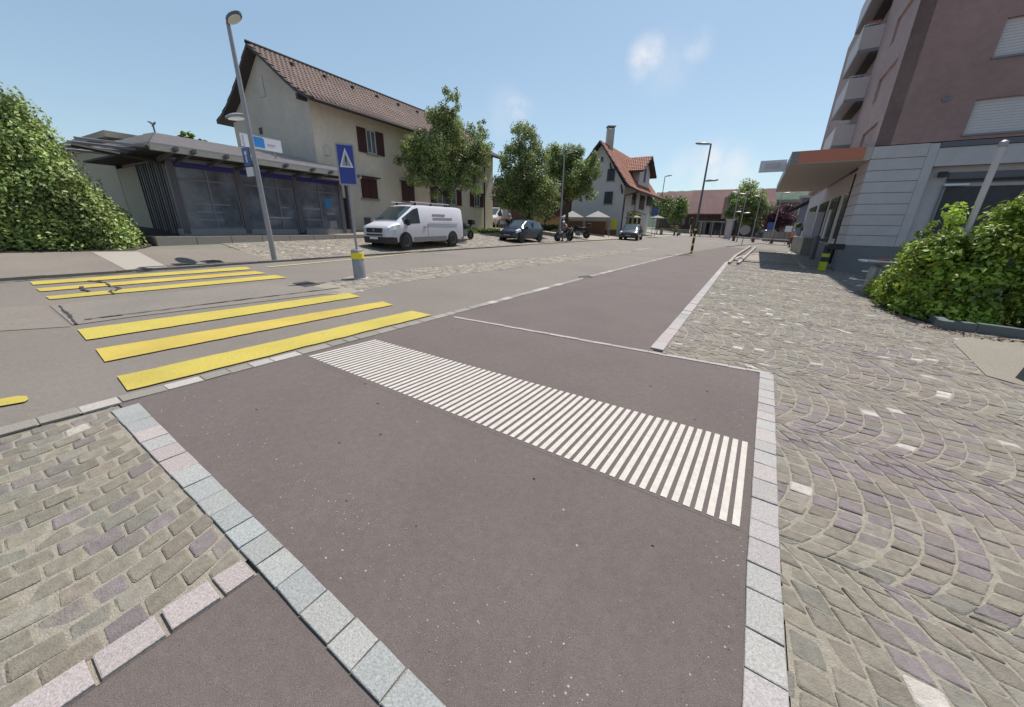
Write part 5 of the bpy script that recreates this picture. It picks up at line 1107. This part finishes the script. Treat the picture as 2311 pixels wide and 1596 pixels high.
# round stainless ashtray / litter post with hoops
g = G(1957, 662); z0 = zg(*g); ash = thing('litter_bin', 'stainless steel column bin with bent hoops beside the right shrub', 'litter bin', (g[0], g[1], z0))
mb = MB(); mb.lathe((g[0], g[1], z0), [(.15, .0), (.15, .74), (.135, .80), (.09, .86), (.02, .89)], 24); mb.build('column', 'galv', ash, smooth=True)
fA_ = Fr(g, (vd2 := np.array([g[1], -g[0]])/np.linalg.norm(g)), -g/np.linalg.norm(g))
def hoop(z, w0, L, name, th=.02):
    pts = []
    for k in range(9): a = math.pi*(.5+k/8); pts.append(fA_.pt(-.12+.22*math.cos(a)-w0, .26*math.sin(a), z0+z))
    pts = [fA_.pt(L, .26, z0+z-.02)]+pts+[fA_.pt(L, -.26, z0+z-.02)]
    mb = MB(); mb.tube(pts, th, 7); return mb.build(name, 'stainless', ash, smooth=True)
hoop(1.0, .12, .75, 'top_hoop', .022); hoop(.42, .18, .55, 'lower_hoop'); hoop(.03, .22, .5, 'foot_hoop')
mb = MB(); mb.fbox(fA_, -.38, .55, -.2, .2, z0+.96, z0+.985); mb.build('tray', 'stainless', ash)
mb = MB(); mb.tube([fA_.pt(.35, 0, z0+1.0), fA_.pt(.45, 0, z0+1.12), fA_.pt(.68, 0, z0+1.12)], .018, 6); mb.build('handle', 'stainless', ash)
mb = MB(); mb.lathe(fA_.pt(.12, 0, z0+1.0), [(.16, 0), (.17, .05), (.14, .06), (.12, .02)], 14); mb.build('red_dish', 'orange', ash)
for dz in (.2, .65): mb = MB(); mb.fbox(fA_, -.3, -.12, -.03, .03, z0+dz, z0+dz+.04); mb.build('arm', 'stainless', ash)
# grey pole by the shop front
g = S(2170, 620, 15.4)[:2]; z0 = zg(*g); pl = thing('grey_pole', 'smooth grey pole rising out of the right shrub', 'pole', (g[0], g[1], z0)); ztop = 5.1
P = S(2262, 332, 13.2); g = P[:2]; z0 = zg(*g); pl.location = (g[0], g[1], z0); OFF[pl.name] = Vector(pl.location)
mb = MB(); mb.tube([(g[0], g[1], z0), (g[0], g[1], P[2])], .055, 14); mb.build('shaft', 'clad', pl, smooth=True); mb = MB(); mb.lathe((g[0], g[1], P[2]), [(.058, 0), (.07, .02), (.065, .10), (.02, .13)], 14); mb.build('cap', 'galv', pl, smooth=True)
# dark planter at the right frame edge
g = G(2372, 872); z0 = zg(*g); dp = thing('planter', 'dark tapered planter pot cut off by the right edge', 'planter', (g[0], g[1], z0))
mb = MB(); mb.lathe((g[0], g[1], z0), [(.30, 0), (.30, .02), (.22, .55), (.20, .56), (.17, .5)], 8); mb.build('pot', 'galv_dark', dp); mb = MB(); mb.lathe((g[0], g[1], z0+.5), [(.02, 0), (.16, .0), (.15, .03), (.02, .05)], 10); mb.build('soil', 'soil', dp)
# small signs
def sign(label, px, py, D, plate, col, H, w=.45, h=.45, m='galv', group=None):
    g = (G(px, py) if D is None else S(px, 520, D)[:2]); z0 = zg(*g); r = thing('road_sign', label, 'road sign', (g[0], g[1], z0)); mb = MB(); mb.tube([(g[0], g[1], z0), (g[0], g[1], z0+H)], .035, 8); mb.build('pole', m, r)
    v = g/np.linalg.norm(g); f = Fr(g, (v[1], -v[0]), (-v[0], -v[1]))
    if plate == 'disc':
        pts = [(w/2*math.cos(a), H-h/2+w/2*math.sin(a)) for a in [2*math.pi*k/16 for k in range(16)]]; mb = MB(); mb.hexa([f.pt(u, .04, z0+z) for u, z in pts], [f.pt(u, .06, z0+z) for u, z in pts])
    else: mb = MB(); mb.fbox(f, -w/2, w/2, .04, .06, z0+H-h, z0+H)
    mb.build('plate', col, r); return r
sign('blue parking sign on a thin pole right of the small dark car', 1469, 536, None, 'rect', 'sign_blue_dull', 3.6, .75, 1.0)
sign('small round grey sign on a dark pole at the junction kerb', 1674, 552, None, 'disc', 'galv', 2.0, 1.0, 1.0, 'galv_dark')
sign('violet blue square sign left of the purple tree', 1737, 0, 64, 'rect', 'sign_blue_dull', 2.6, .8, 1.0)
sign('white square sign right of the purple tree', 1779, 0, 58, 'rect', 'sign_white', 2.2, .7, .7)
sign('tall white notice board beside the grey building', 1822, 0, 40, 'rect', 'sign_white', 3.2, .6, 2.0)
# junction barrier rail with stubby posts
rl = thing('barrier_rail', 'long white rail on dark stubby posts across the far junction', 'barrier', (*G(1740, 541), zg(*G(1740, 541))))
D_ = 58
a = S(1652, 520, D_); b = S(1850, 520, D_); za = zg(a[0], a[1])+.55; zb_ = zg(b[0], b[1])+.55
mb = MB(); mb.tube([(a[0], a[1], za), (b[0], b[1], zb_)], .06, 6); mb.build('rail', 'frame_white', rl)
for px in (1660, 1705, 1748, 1788, 1830): c = S(px, 520, D_); mb = MB(); mb.tube([(c[0], c[1], zg(c[0], c[1])), (c[0], c[1], zg(c[0], c[1])+.75)], .18, 8); mb.build('post', 'wood_brown', rl)
wl_, fr, L, z0, zt = block('stone_wall', 'low stone wall with flowers across the far junction', 'wall', 1725, 1800, 524, 68, .6, 'concrete_pale')
for i in range(6): mb = MB(); mb.fbox(fr, L*i/6+.03, L*(i+1)/6-.03, .0, .08, z0+.1, zt-.05); mb.build('stone', 'concrete_pale', wl_)
pl_, fr, L, z0, zt = block('utility_kiosk', 'grey kiosk before the tall pointed tree at the junction', 'kiosk', 1636, 1652, 498, 66, 1.2, 'clad')
mb = MB(); mb.fbox(fr, -.15, L+.15, -1.3, .15, zt+.01, zt+.2); mb.build('roof', 'frame_white', pl_)
for k, (px, w_) in enumerate(((1604, 3.4), (1624, 2.6))):
    c = S(px, 520, 72); z0 = zg(c[0], c[1]); r = thing('shelter', ('left' if k == 0 else 'right')+' of two small glazed shelters below the farm roof', 'shelter', (c[0], c[1], z0))
    for dx in (-w_/2, w_/2): mb = MB(); mb.box(c[0]+dx-.06, c[0]+dx+.06, c[1]-.06, c[1]+.06, z0, z0+2.4); mb.build('post', 'galv', r)
    mb = MB(); mb.box(c[0]-w_/2-.2, c[0]+w_/2+.2, c[1]-.3, c[1]+1.3, z0+2.4, z0+2.5); mb.build('roof', 'galv', r); mb = MB(); mb.box(c[0]-w_/2+.08, c[0]+w_/2-.08, c[1]+1.1, c[1]+1.13, z0+.3, z0+2.3); mb.build('pane', 'glass_dark', r)
# ================================================================== VEHICLES
def loft(rows):
    """rows: x, sill z, belt z, top z, body half width, top half width"""
    out = []
    for x, zs, zb, zt, wb, wt in rows:
        zt2 = max(zt, zb+.02); a = wb*.995
        out.append([(x, wb*.90, zs), (x, wb*.985, zs+.06), (x, wb, zs+(zb-zs)*.42), (x, wb*.995, zs+(zb-zs)*.78), (x, a*.985, zb), (x, wt+(a*.985-wt)*.18, zb+(zt2-zb)*.84), (x, wt*.93, zt2-.02*(zt2-zb)), (x, wt*.55, zt2+.015), (x, 0, zt2+.025)])
    return out
def interp_rows(rows, xs):
    R_ = np.array(rows); R_ = R_[np.argsort(R_[:, 0])]; return [[x]+[float(np.interp(x, R_[:, 0], R_[:, c])) for c in range(1, 6)] for x in xs]
def vehicle(name, label, cat, pos, dirv, rows, xs, glass, wheels, wr, paint, lights, extras=None, group=None, sc=1.0, tail=None):
    ang = math.atan2(dirv[1], dirv[0]); z0 = zg(*pos); root = thing(name, label, cat, (pos[0], pos[1], z0), group, rz=ang); root.scale = (sc,)*3
    # follow the slope of the road
    e = .5; dz = (zg(pos[0]+dirv[0]*e, pos[1]+dirv[1]*e)-zg(pos[0]-dirv[0]*e, pos[1]-dirv[1]*e)); root.rotation_euler = (0, -math.atan(dz), ang)
    PR = loft(interp_rows(rows, xs)); k = len(PR[0]); full = [[(x, -y, z) for x, y, z in r[:-1]]+[r[-1]]+[(x, y, z) for x, y, z in reversed(r[:-1])] for r in PR]; w = len(full[0])
    mb = MB(); V = [p for r in full for p in r]; mb.v = V; n = len(full)
    for i in range(n-1):
        for j in range(w-1): a = i*w+j; mb.f.append((a, a+1, a+w+1, a+w)); mb.mi.append(0)
        mb.f.append((i*w, i*w+w, i*w+w+w-1, i*w+w-1)); mb.mi.append(0)
    mb.f.append(tuple(range(w))); mb.f.append(tuple((n-1)*w+j for j in reversed(range(w)))); mb.mi += [0, 0]
    mb.build('body', paint, root, smooth=True, local=True)
    def panel(nm, i0, i1, j0, j1, m, off=.006, shr=.0):
        q = MB(); 
        for i in range(i0, i1):
            for j in range(j0, j1):
                P = [Vector(full[a][b]) for a, b in ((i, j), (i, j+1), (i+1, j+1), (i+1, j))]; nr = (P[1]-P[0]).cross(P[3]-P[0])
                if nr.length < 1e-7: nr = (P[2]-P[1]).cross(P[0]-P[1])
                if nr.length < 1e-9: continue
                nr.normalize(); c = sum(P, Vector())/4
                if nr.dot(c-Vector((c.x*.8, 0, .6))) < 0: nr = -nr
                q.poly([p+nr*off for p in P])
        return q.build(nm, m, root, smooth=True, local=True)
    for nm, i0, i1, j0, j1 in glass: panel(nm, i0, i1, j0, j1, 'car_glass')
    for i0, i1, j0, j1 in lights: panel('headlight', i0, i1, j0, j1, 'lamp_glass', .009)
    hw = max(r[4] for r in rows)
    for x in wheels:
        for s in (-1, 1):
            mb = MB(); mb.lathe((x, s*(hw-.0), wr), [(wr+.07, -.02*s), (wr+.07, .006*s), (.0001, .006*s)], 26, 'y'); mb.build('wheel_arch', 'black', root, local=True)
            t = MB(); t.lathe((x, s*(hw-.11), wr), [(wr*.62, -.10), (wr*.93, -.105), (wr, -.07), (wr, .07), (wr*.93, .125), (wr*.62, .13)], 28, 'y'); wo_ = t.build('wheel', 'rubber', root, smooth=True, local=True)
            t = MB(); t.lathe((x, s*(hw-.10), wr), [(.001, .105*s), (wr*.2, .112*s), (wr*.55, .10*s), (wr*.66, .125*s), (wr*.68, .10*s)], 24, 'y'); t.build('rim', 'rim', wo_, smooth=True, local=True)
            t = MB()
            for q in range(5):
                a = 2*math.pi*q/5+.3; c0 = Vector((x+math.cos(a)*wr*.40, s*(hw+.013), wr+math.sin(a)*wr*.40)); t.lathe((c0.x, c0.y, c0.z), [(wr*.10, -.01*s), (wr*.10, .006*s)], 8, 'y')
            t.build('rim_opening', 'black', wo_, local=True)['kind'] = 'stuff'
    if extras: extras(root)
    return root
def lb(root, nm, x0, x1, y0, y1, z0, z1, m, bev=0):
    mb = MB(); mb.box(x0, x1, y0, y1, z0, z1); return mb.build(nm, m, root, local=True, bevel=bev)
VR = [(-2.74, .45, 1.1, 1.80, .86, .78), (-2.70, .34, 1.12, 1.88, .93, .80), (-2.4, .28, 1.13, 1.92, .965, .82), (.3, .26, 1.13, 1.93, .97, .83), (.78, .26, 1.12, 1.91, .97, .82), (1.0, .26, 1.11, 1.85, .97, .80), (1.95, .26, 1.06, 1.24, .965, .76), (2.0, .26, 1.05, 1.16, .96, .80), (2.40, .26, .98, 1.04, .93, .74), (2.56, .28, .90, .96, .86, .66), (2.66, .32, .72, .80, .74, .56), (2.68, .40, .60, .66, .62, .48)]
vx = [-2.74, -2.70, -2.55, -2.4, -1.6, -.8, 0, .28, .70, .78, 1.0, 1.25, 1.5, 1.75, 1.95, 2.0, 2.2, 2.40, 2.56, 2.62, 2.66, 2.68]
def van_extra(r):
    for s in (-1, 1):
        lb(r, 'mirror', 1.50, 1.62, s*1.0-.10, s*1.0+.10, 1.02, 1.30, 'black', .02)
        lb(r, 'sill_trim', -1.2, 1.2, s*.972-.008, s*.972+.008, .30, .50, 'steel_mid')
        lb(r, 'side_strip', -2.2, .10, s*.968-.012, s*.968+.012, 1.13, 1.16, 'van_white')
        lb(r, 'door_handle', .33, .50, s*.975-.012, s*.975+.012, .93, .97, 'steel_mid')
        lb(r, 'door_seam', .18, .192, s*.967-.008, s*.967+.008, .4, 1.1, 'steel_mid')
        lb(r, 'side_print', -1.2, -.25, s*.90-.012, s*.90+.012, 1.47, 1.55, 'van_print'); lb(r, 'side_print', -1.75, -.25, s*.925-.012, s*.925+.012, 1.29, 1.38, 'van_print')
        mb = MB(); mb.tube([(-1.9, s*.62, 2.04), (.95, s*.62, 2.06)], .028, 6); mb.build('roof_rail', 'galv', r, local=True)
    for x in (-1.6, -.5, .6): mb = MB(); mb.tube([(x, -.66, 2.02), (x, .66, 2.02)], .022, 6); mb.build('roof_bar', 'steel_frame', r, local=True)
    for x in (-1.6, -.5, .6):
        for s in (-1, 1): lb(r, 'rack_foot', x-.04, x+.04, s*.6-.04, s*.6+.04, 1.92, 2.03, 'black')
    lb(r, 'grille', 2.55, 2.70, -.50, .50, .70, .90, 'van_plastic', .02); lb(r, 'badge', 2.70, 2.715, -.07, .07, .75, .86, 'stainless'); lb(r, 'lower_grille', 2.6, 2.715, -.52, .52, .57, .64, 'van_plastic', .01)
    mb = MB(); P = [(2.2, .93), (2.42, .93), (2.60, .84), (2.70, .66), (2.72, 0), (2.70, -.66), (2.60, -.84), (2.42, -.93), (2.2, -.93)]; mb.hexa([(x-.02, y, .24) for x, y in P], [(x+.012, y*1.01, .52) for x, y in P]); mb.build('bumper', 'van_plastic', r, local=True, bevel=.02)
    lb(r, 'number_plate', 2.735, 2.75, -.26, .26, .42, .52, 'sign_white'); lb(r, 'rear_bumper', -2.80, -2.6, -.9, .9, .30, .52, 'van_plastic', .02)
    for s in (-1, 1): lb(r, 'tail_light', -2.77, -2.72, s*.82-.05, s*.82+.05, .9, 1.3, 'orange')
dv = np.array([.49, .872]); pw = (G(915, 566)+G(1025, 558))/2; vn = np.array([dv[1], -dv[0]]); pc = pw-vn*.95
van = vehicle('parked_van', 'white delivery van with roof rack parked before the cream house', 'van', pc, -dv, VR, vx,
    [('windshield', 10, 14, 6, 10), ('side_window', 8, 13, 4, 5), ('side_window', 8, 13, 11, 12)], (-1.72, 1.72), .335, 'van_white', [(16, 18, 3, 4), (16, 18, 12, 13), (15, 18, 4, 5), (15, 18, 11, 12)], van_extra)
CR = [(-1.86, .45, .80, .95, .66, .50), (-1.80, .32, .86, 1.05, .78, .58), (-1.55, .26, .90, 1.36, .83, .60), (-1.1, .22, .90, 1.44, .845, .62), (-.2, .20, .89, 1.47, .85, .63), (.35, .20, .88, 1.40, .85, .62), (1.05, .20, .88, .98, .84, .60), (1.1, .20, .87, .93, .84, .64), (1.55, .22, .76, .80, .80, .58), (1.75, .26, .66, .70, .70, .50), (1.84, .34, .50, .56, .58, .42)]
cx_s = [-1.86, -1.80, -1.68, -1.55, -1.3, -1.1, -.65, -.2, .1, .35, .58, .82, 1.05, 1.1, 1.3, 1.55, 1.66, 1.75, 1.80, 1.84]
def car_extra(r):
    for s in (-1, 1):
        lb(r, 'mirror', .66, .78, s*.92-.08, s*.92+.08, .88, 1.02, 'black', .02); lb(r, 'door_handle', -.35, -.2, s*.852-.01, s*.852+.012, .74, .77, 'steel_mid'); lb(r, 'door_pillar', -.28, -.2, s*.80-.02, s*.80+.03, .9, 1.28, 'black')
    lb(r, 'grille', 1.70, 1.85, -.42, .42, .52, .62, 'van_plastic', .01); lb(r, 'number_plate', 1.855, 1.87, -.25, .25, .40, .50, 'print_grey'); lb(r, 'lower_grille', 1.70, 1.86, -.5, .5, .26, .37, 'van_plastic', .02)
    mb = MB(); mb.tube([(-.9, -.1, 1.47), (-1.1, -.1, 1.58)], .008, 5); mb.build('antenna', 'black', r, local=True)
    for s in (-1, 1): lb(r, 'tail_light', -1.84, -1.74, s*.68-.06, s*.68+.06, .78, .95, 'orange')
carglass = [('windshield', 9, 12, 6, 10), ('side_window', 3, 7, 4, 5), ('side_window', 7, 11, 4, 5), ('side_window', 3, 7, 11, 12), ('side_window', 7, 11, 11, 12), ('rear_window', 1, 3, 6, 10)]
cw = (G(1178, 549)+G(1215, 547))/2; cdir = np.array([.56, .83]); cn_ = np.array([cdir[1], -cdir[0]])
vehicle('parked_car', 'dark blue small hatchback parked beyond the white van', 'car', cw-cn_*.80, -cdir, CR, cx_s, carglass, (-1.22, 1.22), .29, 'car_blue', [(14, 17, 3, 4), (14, 17, 12, 13), (14, 16, 4, 5), (14, 16, 11, 12)], car_extra)
c3 = S(1426, 520, 41.5)[:2]
vehicle('parked_car', 'small dark green grey car parked before the white house', 'car', c3, -np.array([.45, .89]), CR, cx_s, carglass, (-1.22, 1.22), .29, 'car_dark', [(14, 17, 3, 4), (14, 17, 12, 13), (14, 16, 4, 5), (14, 16, 11, 12)], car_extra, sc=1.06)
bv = S(1119, 520, 41.5)[:2]
def bv_extra(r):
    lb(r, 'stripe', -2.4, 1.6, -.985, -.972, .66, .86, 'orange'); lb(r, 'stripe', -2.4, 1.6, .972, .985, .66, .86, 'orange'); lb(r, 'bumper', 2.5, 2.75, -.8, .8, .28, .5, 'van_plastic', .03)
vehicle('parked_van', 'pale van with red stripe half hidden behind the house corner', 'van', bv, -np.array([.3, .95]), VR, vx, [('windshield', 10, 14, 6, 10), ('side_window', 8, 13, 4, 5), ('side_window', 8, 13, 11, 12)], (-1.72, 1.72), .335, 'plaster_white', [(16, 18, 3, 4), (16, 18, 12, 13)], bv_extra)
c4 = S(1738, 520, 76)[:2]
vehicle('parked_car', 'distant dark car beyond the far junction', 'car', c4, np.array([.95, .3]), CR, cx_s, carglass, (-1.22, 1.22), .29, 'car_dark', [(14, 17, 3, 4)], None, sc=1.1)
def motorcycle(label, pos, dirv, colr, sc=1.0, topbox=False):
    ang = math.atan2(dirv[1], dirv[0]); z0 = zg(*pos); r = thing('motorcycle', label, 'motorcycle', (pos[0], pos[1], z0), None, ang); r.scale = (sc,)*3
    for x in (-.70, .72):
        t = MB(); t.lathe((x, 0, .31), [(.23, -.05), (.29, -.055), (.31, 0), (.29, .055), (.23, .05), (.23, -.05)], 26, 'y'); w_ = t.build('wheel', 'rubber', r, smooth=True, local=True)
        t = MB()
        for q in range(5): a = 2*math.pi*q/5; t.tube([(x, 0, .31), (x+.24*math.cos(a), 0, .31+.24*math.sin(a))], .018, 5)
        t.build('rim', 'rim', w_, local=True)
    mb = MB(); mb.tube([(.72, .08, .31), (.44, .08, .95)], .028, 7).tube([(.72, -.08, .31), (.44, -.08, .95)], .028, 7); mb.build('fork', 'stainless', r, local=True)['kind'] = 'stuff'
    mb = MB(); mb.tube([(.45, -.02, .90), (.2, 0, .93), (-.1, 0, .82)], [.10, .17, .12], 12); mb.build('tank', colr, r, smooth=True, local=True)
    mb = MB(); mb.tube([(-.05, 0, .80), (-.4, 0, .80), (-.78, 0, .90)], [.13, .14, .07], 10); mb.build('seat', 'black', r, smooth=True, local=True)
    mb = MB(); mb.tube([(.25, 0, .45), (-.15, 0, .42)], [.19, .21], 12); mb.build('engine', 'steel_mid', r, local=True)
    mb = MB(); mb.tube([(.3, 0, .5), (.4, 0, .85), (-.1, 0, .72), (-.7, 0, .7), (-.70, 0, .33)], .03, 6); mb.build('frame', 'black', r, local=True)
    mb = MB(); mb.tube([(.32, -.38, 1.02), (.44, -.15, 1.0), (.44, .15, 1.0), (.32, .38, 1.02)], .018, 6); mb.build('handlebar', 'steel_frame', r, local=True)
    mb = MB(); mb.lathe((.56, 0, .86), [(.02, .0), (.09, .02), (.10, .08), (.02, .10)], 12, 'x'); mb.build('headlamp', 'stainless', r, smooth=True, local=True)
    mb = MB(); mb.tube([(.1, -.16, .35), (-.3, -.2, .3), (-.85, -.2, .42)], [.03, .05, .06], 8); mb.build('exhaust', 'stainless', r, smooth=True, local=True)
    mb = MB(); mb.tube([(.85, 0, .60), (.72, 0, .66), (.55, 0, .58)], [.04, .06, .05], 6); mb.build('mudguard', colr, r, local=True)
    if topbox: lb(r, 'top_box', -1.0, -.68, -.2, .2, .95, 1.25, 'black', .04)
    return r
m1 = G(1272, 545); motorcycle('motorcycle with purple tank nearest the grey lamp post', m1, np.array([.75, .66])*-1, 'cloth_mauve', 1.1)
m2 = S(1306, 520, 36.5)[:2]; motorcycle('black motorcycle with top box behind the ridden one', m2, np.array([-.95, .3]), 'black', 1.1, True)
m3 = HF.pt(10.6, 2.1, 0)[:2]; m3 = S(1047, 520, 24.5)[:2]; motorcycle('scooter with black box half hidden by the rear of the white van', m3, -dv, 'black', 1.0, True)
# ================================================================== PEOPLE
def person(label, pos, face, joints, cloth_top, cloth_leg, hair, helmet=False, H=1.0):
    ang = math.atan2(face[1], face[0]); z0 = zg(*pos); r = thing('person', label, 'person', (pos[0], pos[1], z0), None, ang)
    J = joints; names = list(J.keys()); idx = {k: i for i, k in enumerate(names)}
    E_ = [('pelvis', 'waist'), ('waist', 'chest'), ('chest', 'neck'), ('neck', 'headbase'), ('headbase', 'head')]
    for s in 'LR': E_ += [('pelvis', 'hip'+s), ('hip'+s, 'knee'+s), ('knee'+s, 'ankle'+s), ('ankle'+s, 'toe'+s), ('chest', 'sh'+s), ('sh'+s, 'el'+s), ('el'+s, 'wr'+s)]
    rad = dict(pelvis=.145, waist=.125, chest=.15, neck=.06, headbase=.075, head=.095, hipL=.095, hipR=.095, kneeL=.06, kneeR=.06, ankleL=.042, ankleR=.042, toeL=.035, toeR=.035, shL=.065, shR=.065, elL=.043, elR=.043, wrL=.028, wrR=.028)
    def skin(nm, keys, edges, m, grow=0.0, extra=None, radd=None):
        ks = list(keys); P = [J[k] for k in ks]; R2 = [rad[k]+grow for k in ks]; ed = [(ks.index(a), ks.index(b)) for a, b in edges if a in ks and b in ks]
        if extra:
            for pts, rr in extra:
                b0 = len(P); P += pts; R2 += rr; ed += [(b0+i, b0+i+1) for i in range(len(pts)-1)]
        me = bpy.data.meshes.new(nm); me.from_pydata(P, ed, []); o = link(nm, me, m, r, local=True); md = o.modifiers.new('skin', 'SKIN'); md.use_smooth_shade = True
        sv_ = me.skin_vertices[0].data
        for i, q in enumerate(R2): sv_[i].radius = (q, q)
        sv_[0].use_root = True
        s2 = o.modifiers.new('sub', 'SUBSURF'); s2.levels = 1; s2.render_levels = 2; return o
    fing = []
    for s in 'LR':
        w_ = Vector(J['wr'+s]); e_ = Vector(J['el'+s]); d = (w_-e_).normalized(); sd_ = d.cross(Vector((1, 0, .1))).normalized() if abs(d.x) < .9 else Vector((0, 1, 0))
        fing.append(([tuple(w_), tuple(w_+d*.09)], [.028, .036]))
        for k in range(4): o0 = w_+d*.07+sd_*(-.03+.02*k); fing.append(([tuple(o0), tuple(o0+d*.05+Vector((0, 0, -.005))), tuple(o0+d*(.085-.008*abs(k-1.5))+Vector((0, 0, -.02)))], [.010, .0095, .008]))
        fing.append(([tuple(w_+d*.03+sd_*.03), tuple(w_+d*.06+sd_*.055), tuple(w_+d*.085+sd_*.06)], [.011, .010, .008]))
    skin('body', names, E_, 'skin', extra=fing)
    skin('trousers', ['pelvis', 'hipL', 'hipR', 'kneeL', 'kneeR', 'ankleL', 'ankleR'], E_, cloth_leg, .014)
    skin('shirt', ['waist', 'pelvis', 'chest', 'shL', 'shR', 'elL', 'elR'], E_, cloth_top, .017)
    for s in 'LR': a, b = Vector(J['ankle'+s]), Vector(J['toe'+s]); mb = MB(); mb.tube([a+Vector((-.06, 0, -.02)), a+Vector((.02, 0, -.03)), b+Vector((.04, 0, -.005))], [.045, .052, .038], 8); mb.build('shoe', 'black', r, smooth=True, local=True)
    h = Vector(J['head']); mb = MB(); mb.lathe((h.x-.012, h.y, h.z-.01), [(.02, .135), (.07, .12), (.10, .08), (.112, .03), (.108, -.02), (.095, -.05)], 16); mb.build('helmet' if helmet else 'hair', 'helmet' if helmet else hair, r, smooth=True, local=True)
    mb = MB(); mb.tube([h+Vector((.09, 0, .0)), h+Vector((.122, 0, -.03)), h+Vector((.095, 0, -.045))], [.008, .016, .008], 6); mb.build('nose', 'skin', r, smooth=True, local=True)
    for s in (-1, 1):
        mb = MB(); mb.lathe((h.x+.086, h.y+s*.035, h.z+.012), [(.002, .0), (.010, .004), (.009, .010), (.002, .013)], 8, 'x'); mb.build('eye', 'black', r, local=True)
        mb = MB(); mb.tube([h+Vector((0, s*.098, .02)), h+Vector((-.01, s*.112, .0)), h+Vector((0, s*.098, -.03))], [.012, .018, .01], 6); mb.build('ear', 'skin', r, local=True)
    mb = MB(); mb.tube([h+Vector((.092, -.025, -.062)), h+Vector((.098, 0, -.064)), h+Vector((.092, .025, -.062))], .006, 5); mb.build('mouth', 'cloth_mauve', r, local=True)
    return r
stand = dict(pelvis=(0, 0, .95), waist=(0, 0, 1.1), chest=(.01, 0, 1.32), neck=(.01, 0, 1.47), headbase=(.03, 0, 1.55), head=(.04, 0, 1.63), hipL=(0, .10, .88), hipR=(0, -.10, .88), kneeL=(.03, .11, .48), kneeR=(.05, -.12, .48), ankleL=(0, .11, .08), ankleR=(-.02, -.13, .08), toeL=(.13, .12, .04), toeR=(.11, -.15, .04), shL=(0, .19, 1.40), shR=(0, -.19, 1.40), elL=(-.02, .26, 1.12), elR=(.02, -.26, 1.12), wrL=(.12, .24, .92), wrR=(.16, -.22, .95))
lean = dict(pelvis=(-.18, 0, .93), waist=(-.08, 0, 1.05), chest=(.1, 0, 1.22), neck=(.2, 0, 1.34), headbase=(.26, 0, 1.40), head=(.31, 0, 1.47), hipL=(-.16, .13, .88), hipR=(-.16, -.13, .88), kneeL=(.12, .26, .55), kneeR=(.10, -.26, .55), ankleL=(-.02, .30, .10), ankleR=(-.05, -.30, .10), toeL=(.11, .32, .05), toeR=(.08, -.32, .05), shL=(.14, .19, 1.28), shR=(.14, -.19, 1.28), elL=(.30, .28, 1.10), elR=(.30, -.28, 1.10), wrL=(.46, .36, 1.12), wrR=(.46, -.36, 1.12))
person('person with grey hair in dark clothes standing beside the dark hatchback', S(1149, 520, 28.6)[:2], np.array([-.3, -.95]), stand, 'cloth_dark', 'cloth_dark', 'hair_grey')
person('person in mauve shirt and pale helmet astride the purple motorcycle', m1+np.array([.75, .66])*.15, np.array([-.75, -.66]), lean, 'cloth_mauve', 'cloth_dark', 'hair_grey', True)
person('distant person in orange standing at the far junction rail', S(1793, 520, 50)[:2], np.array([-1, -.2]), stand, 'cloth_orange', 'wood_brown', 'hair_grey')
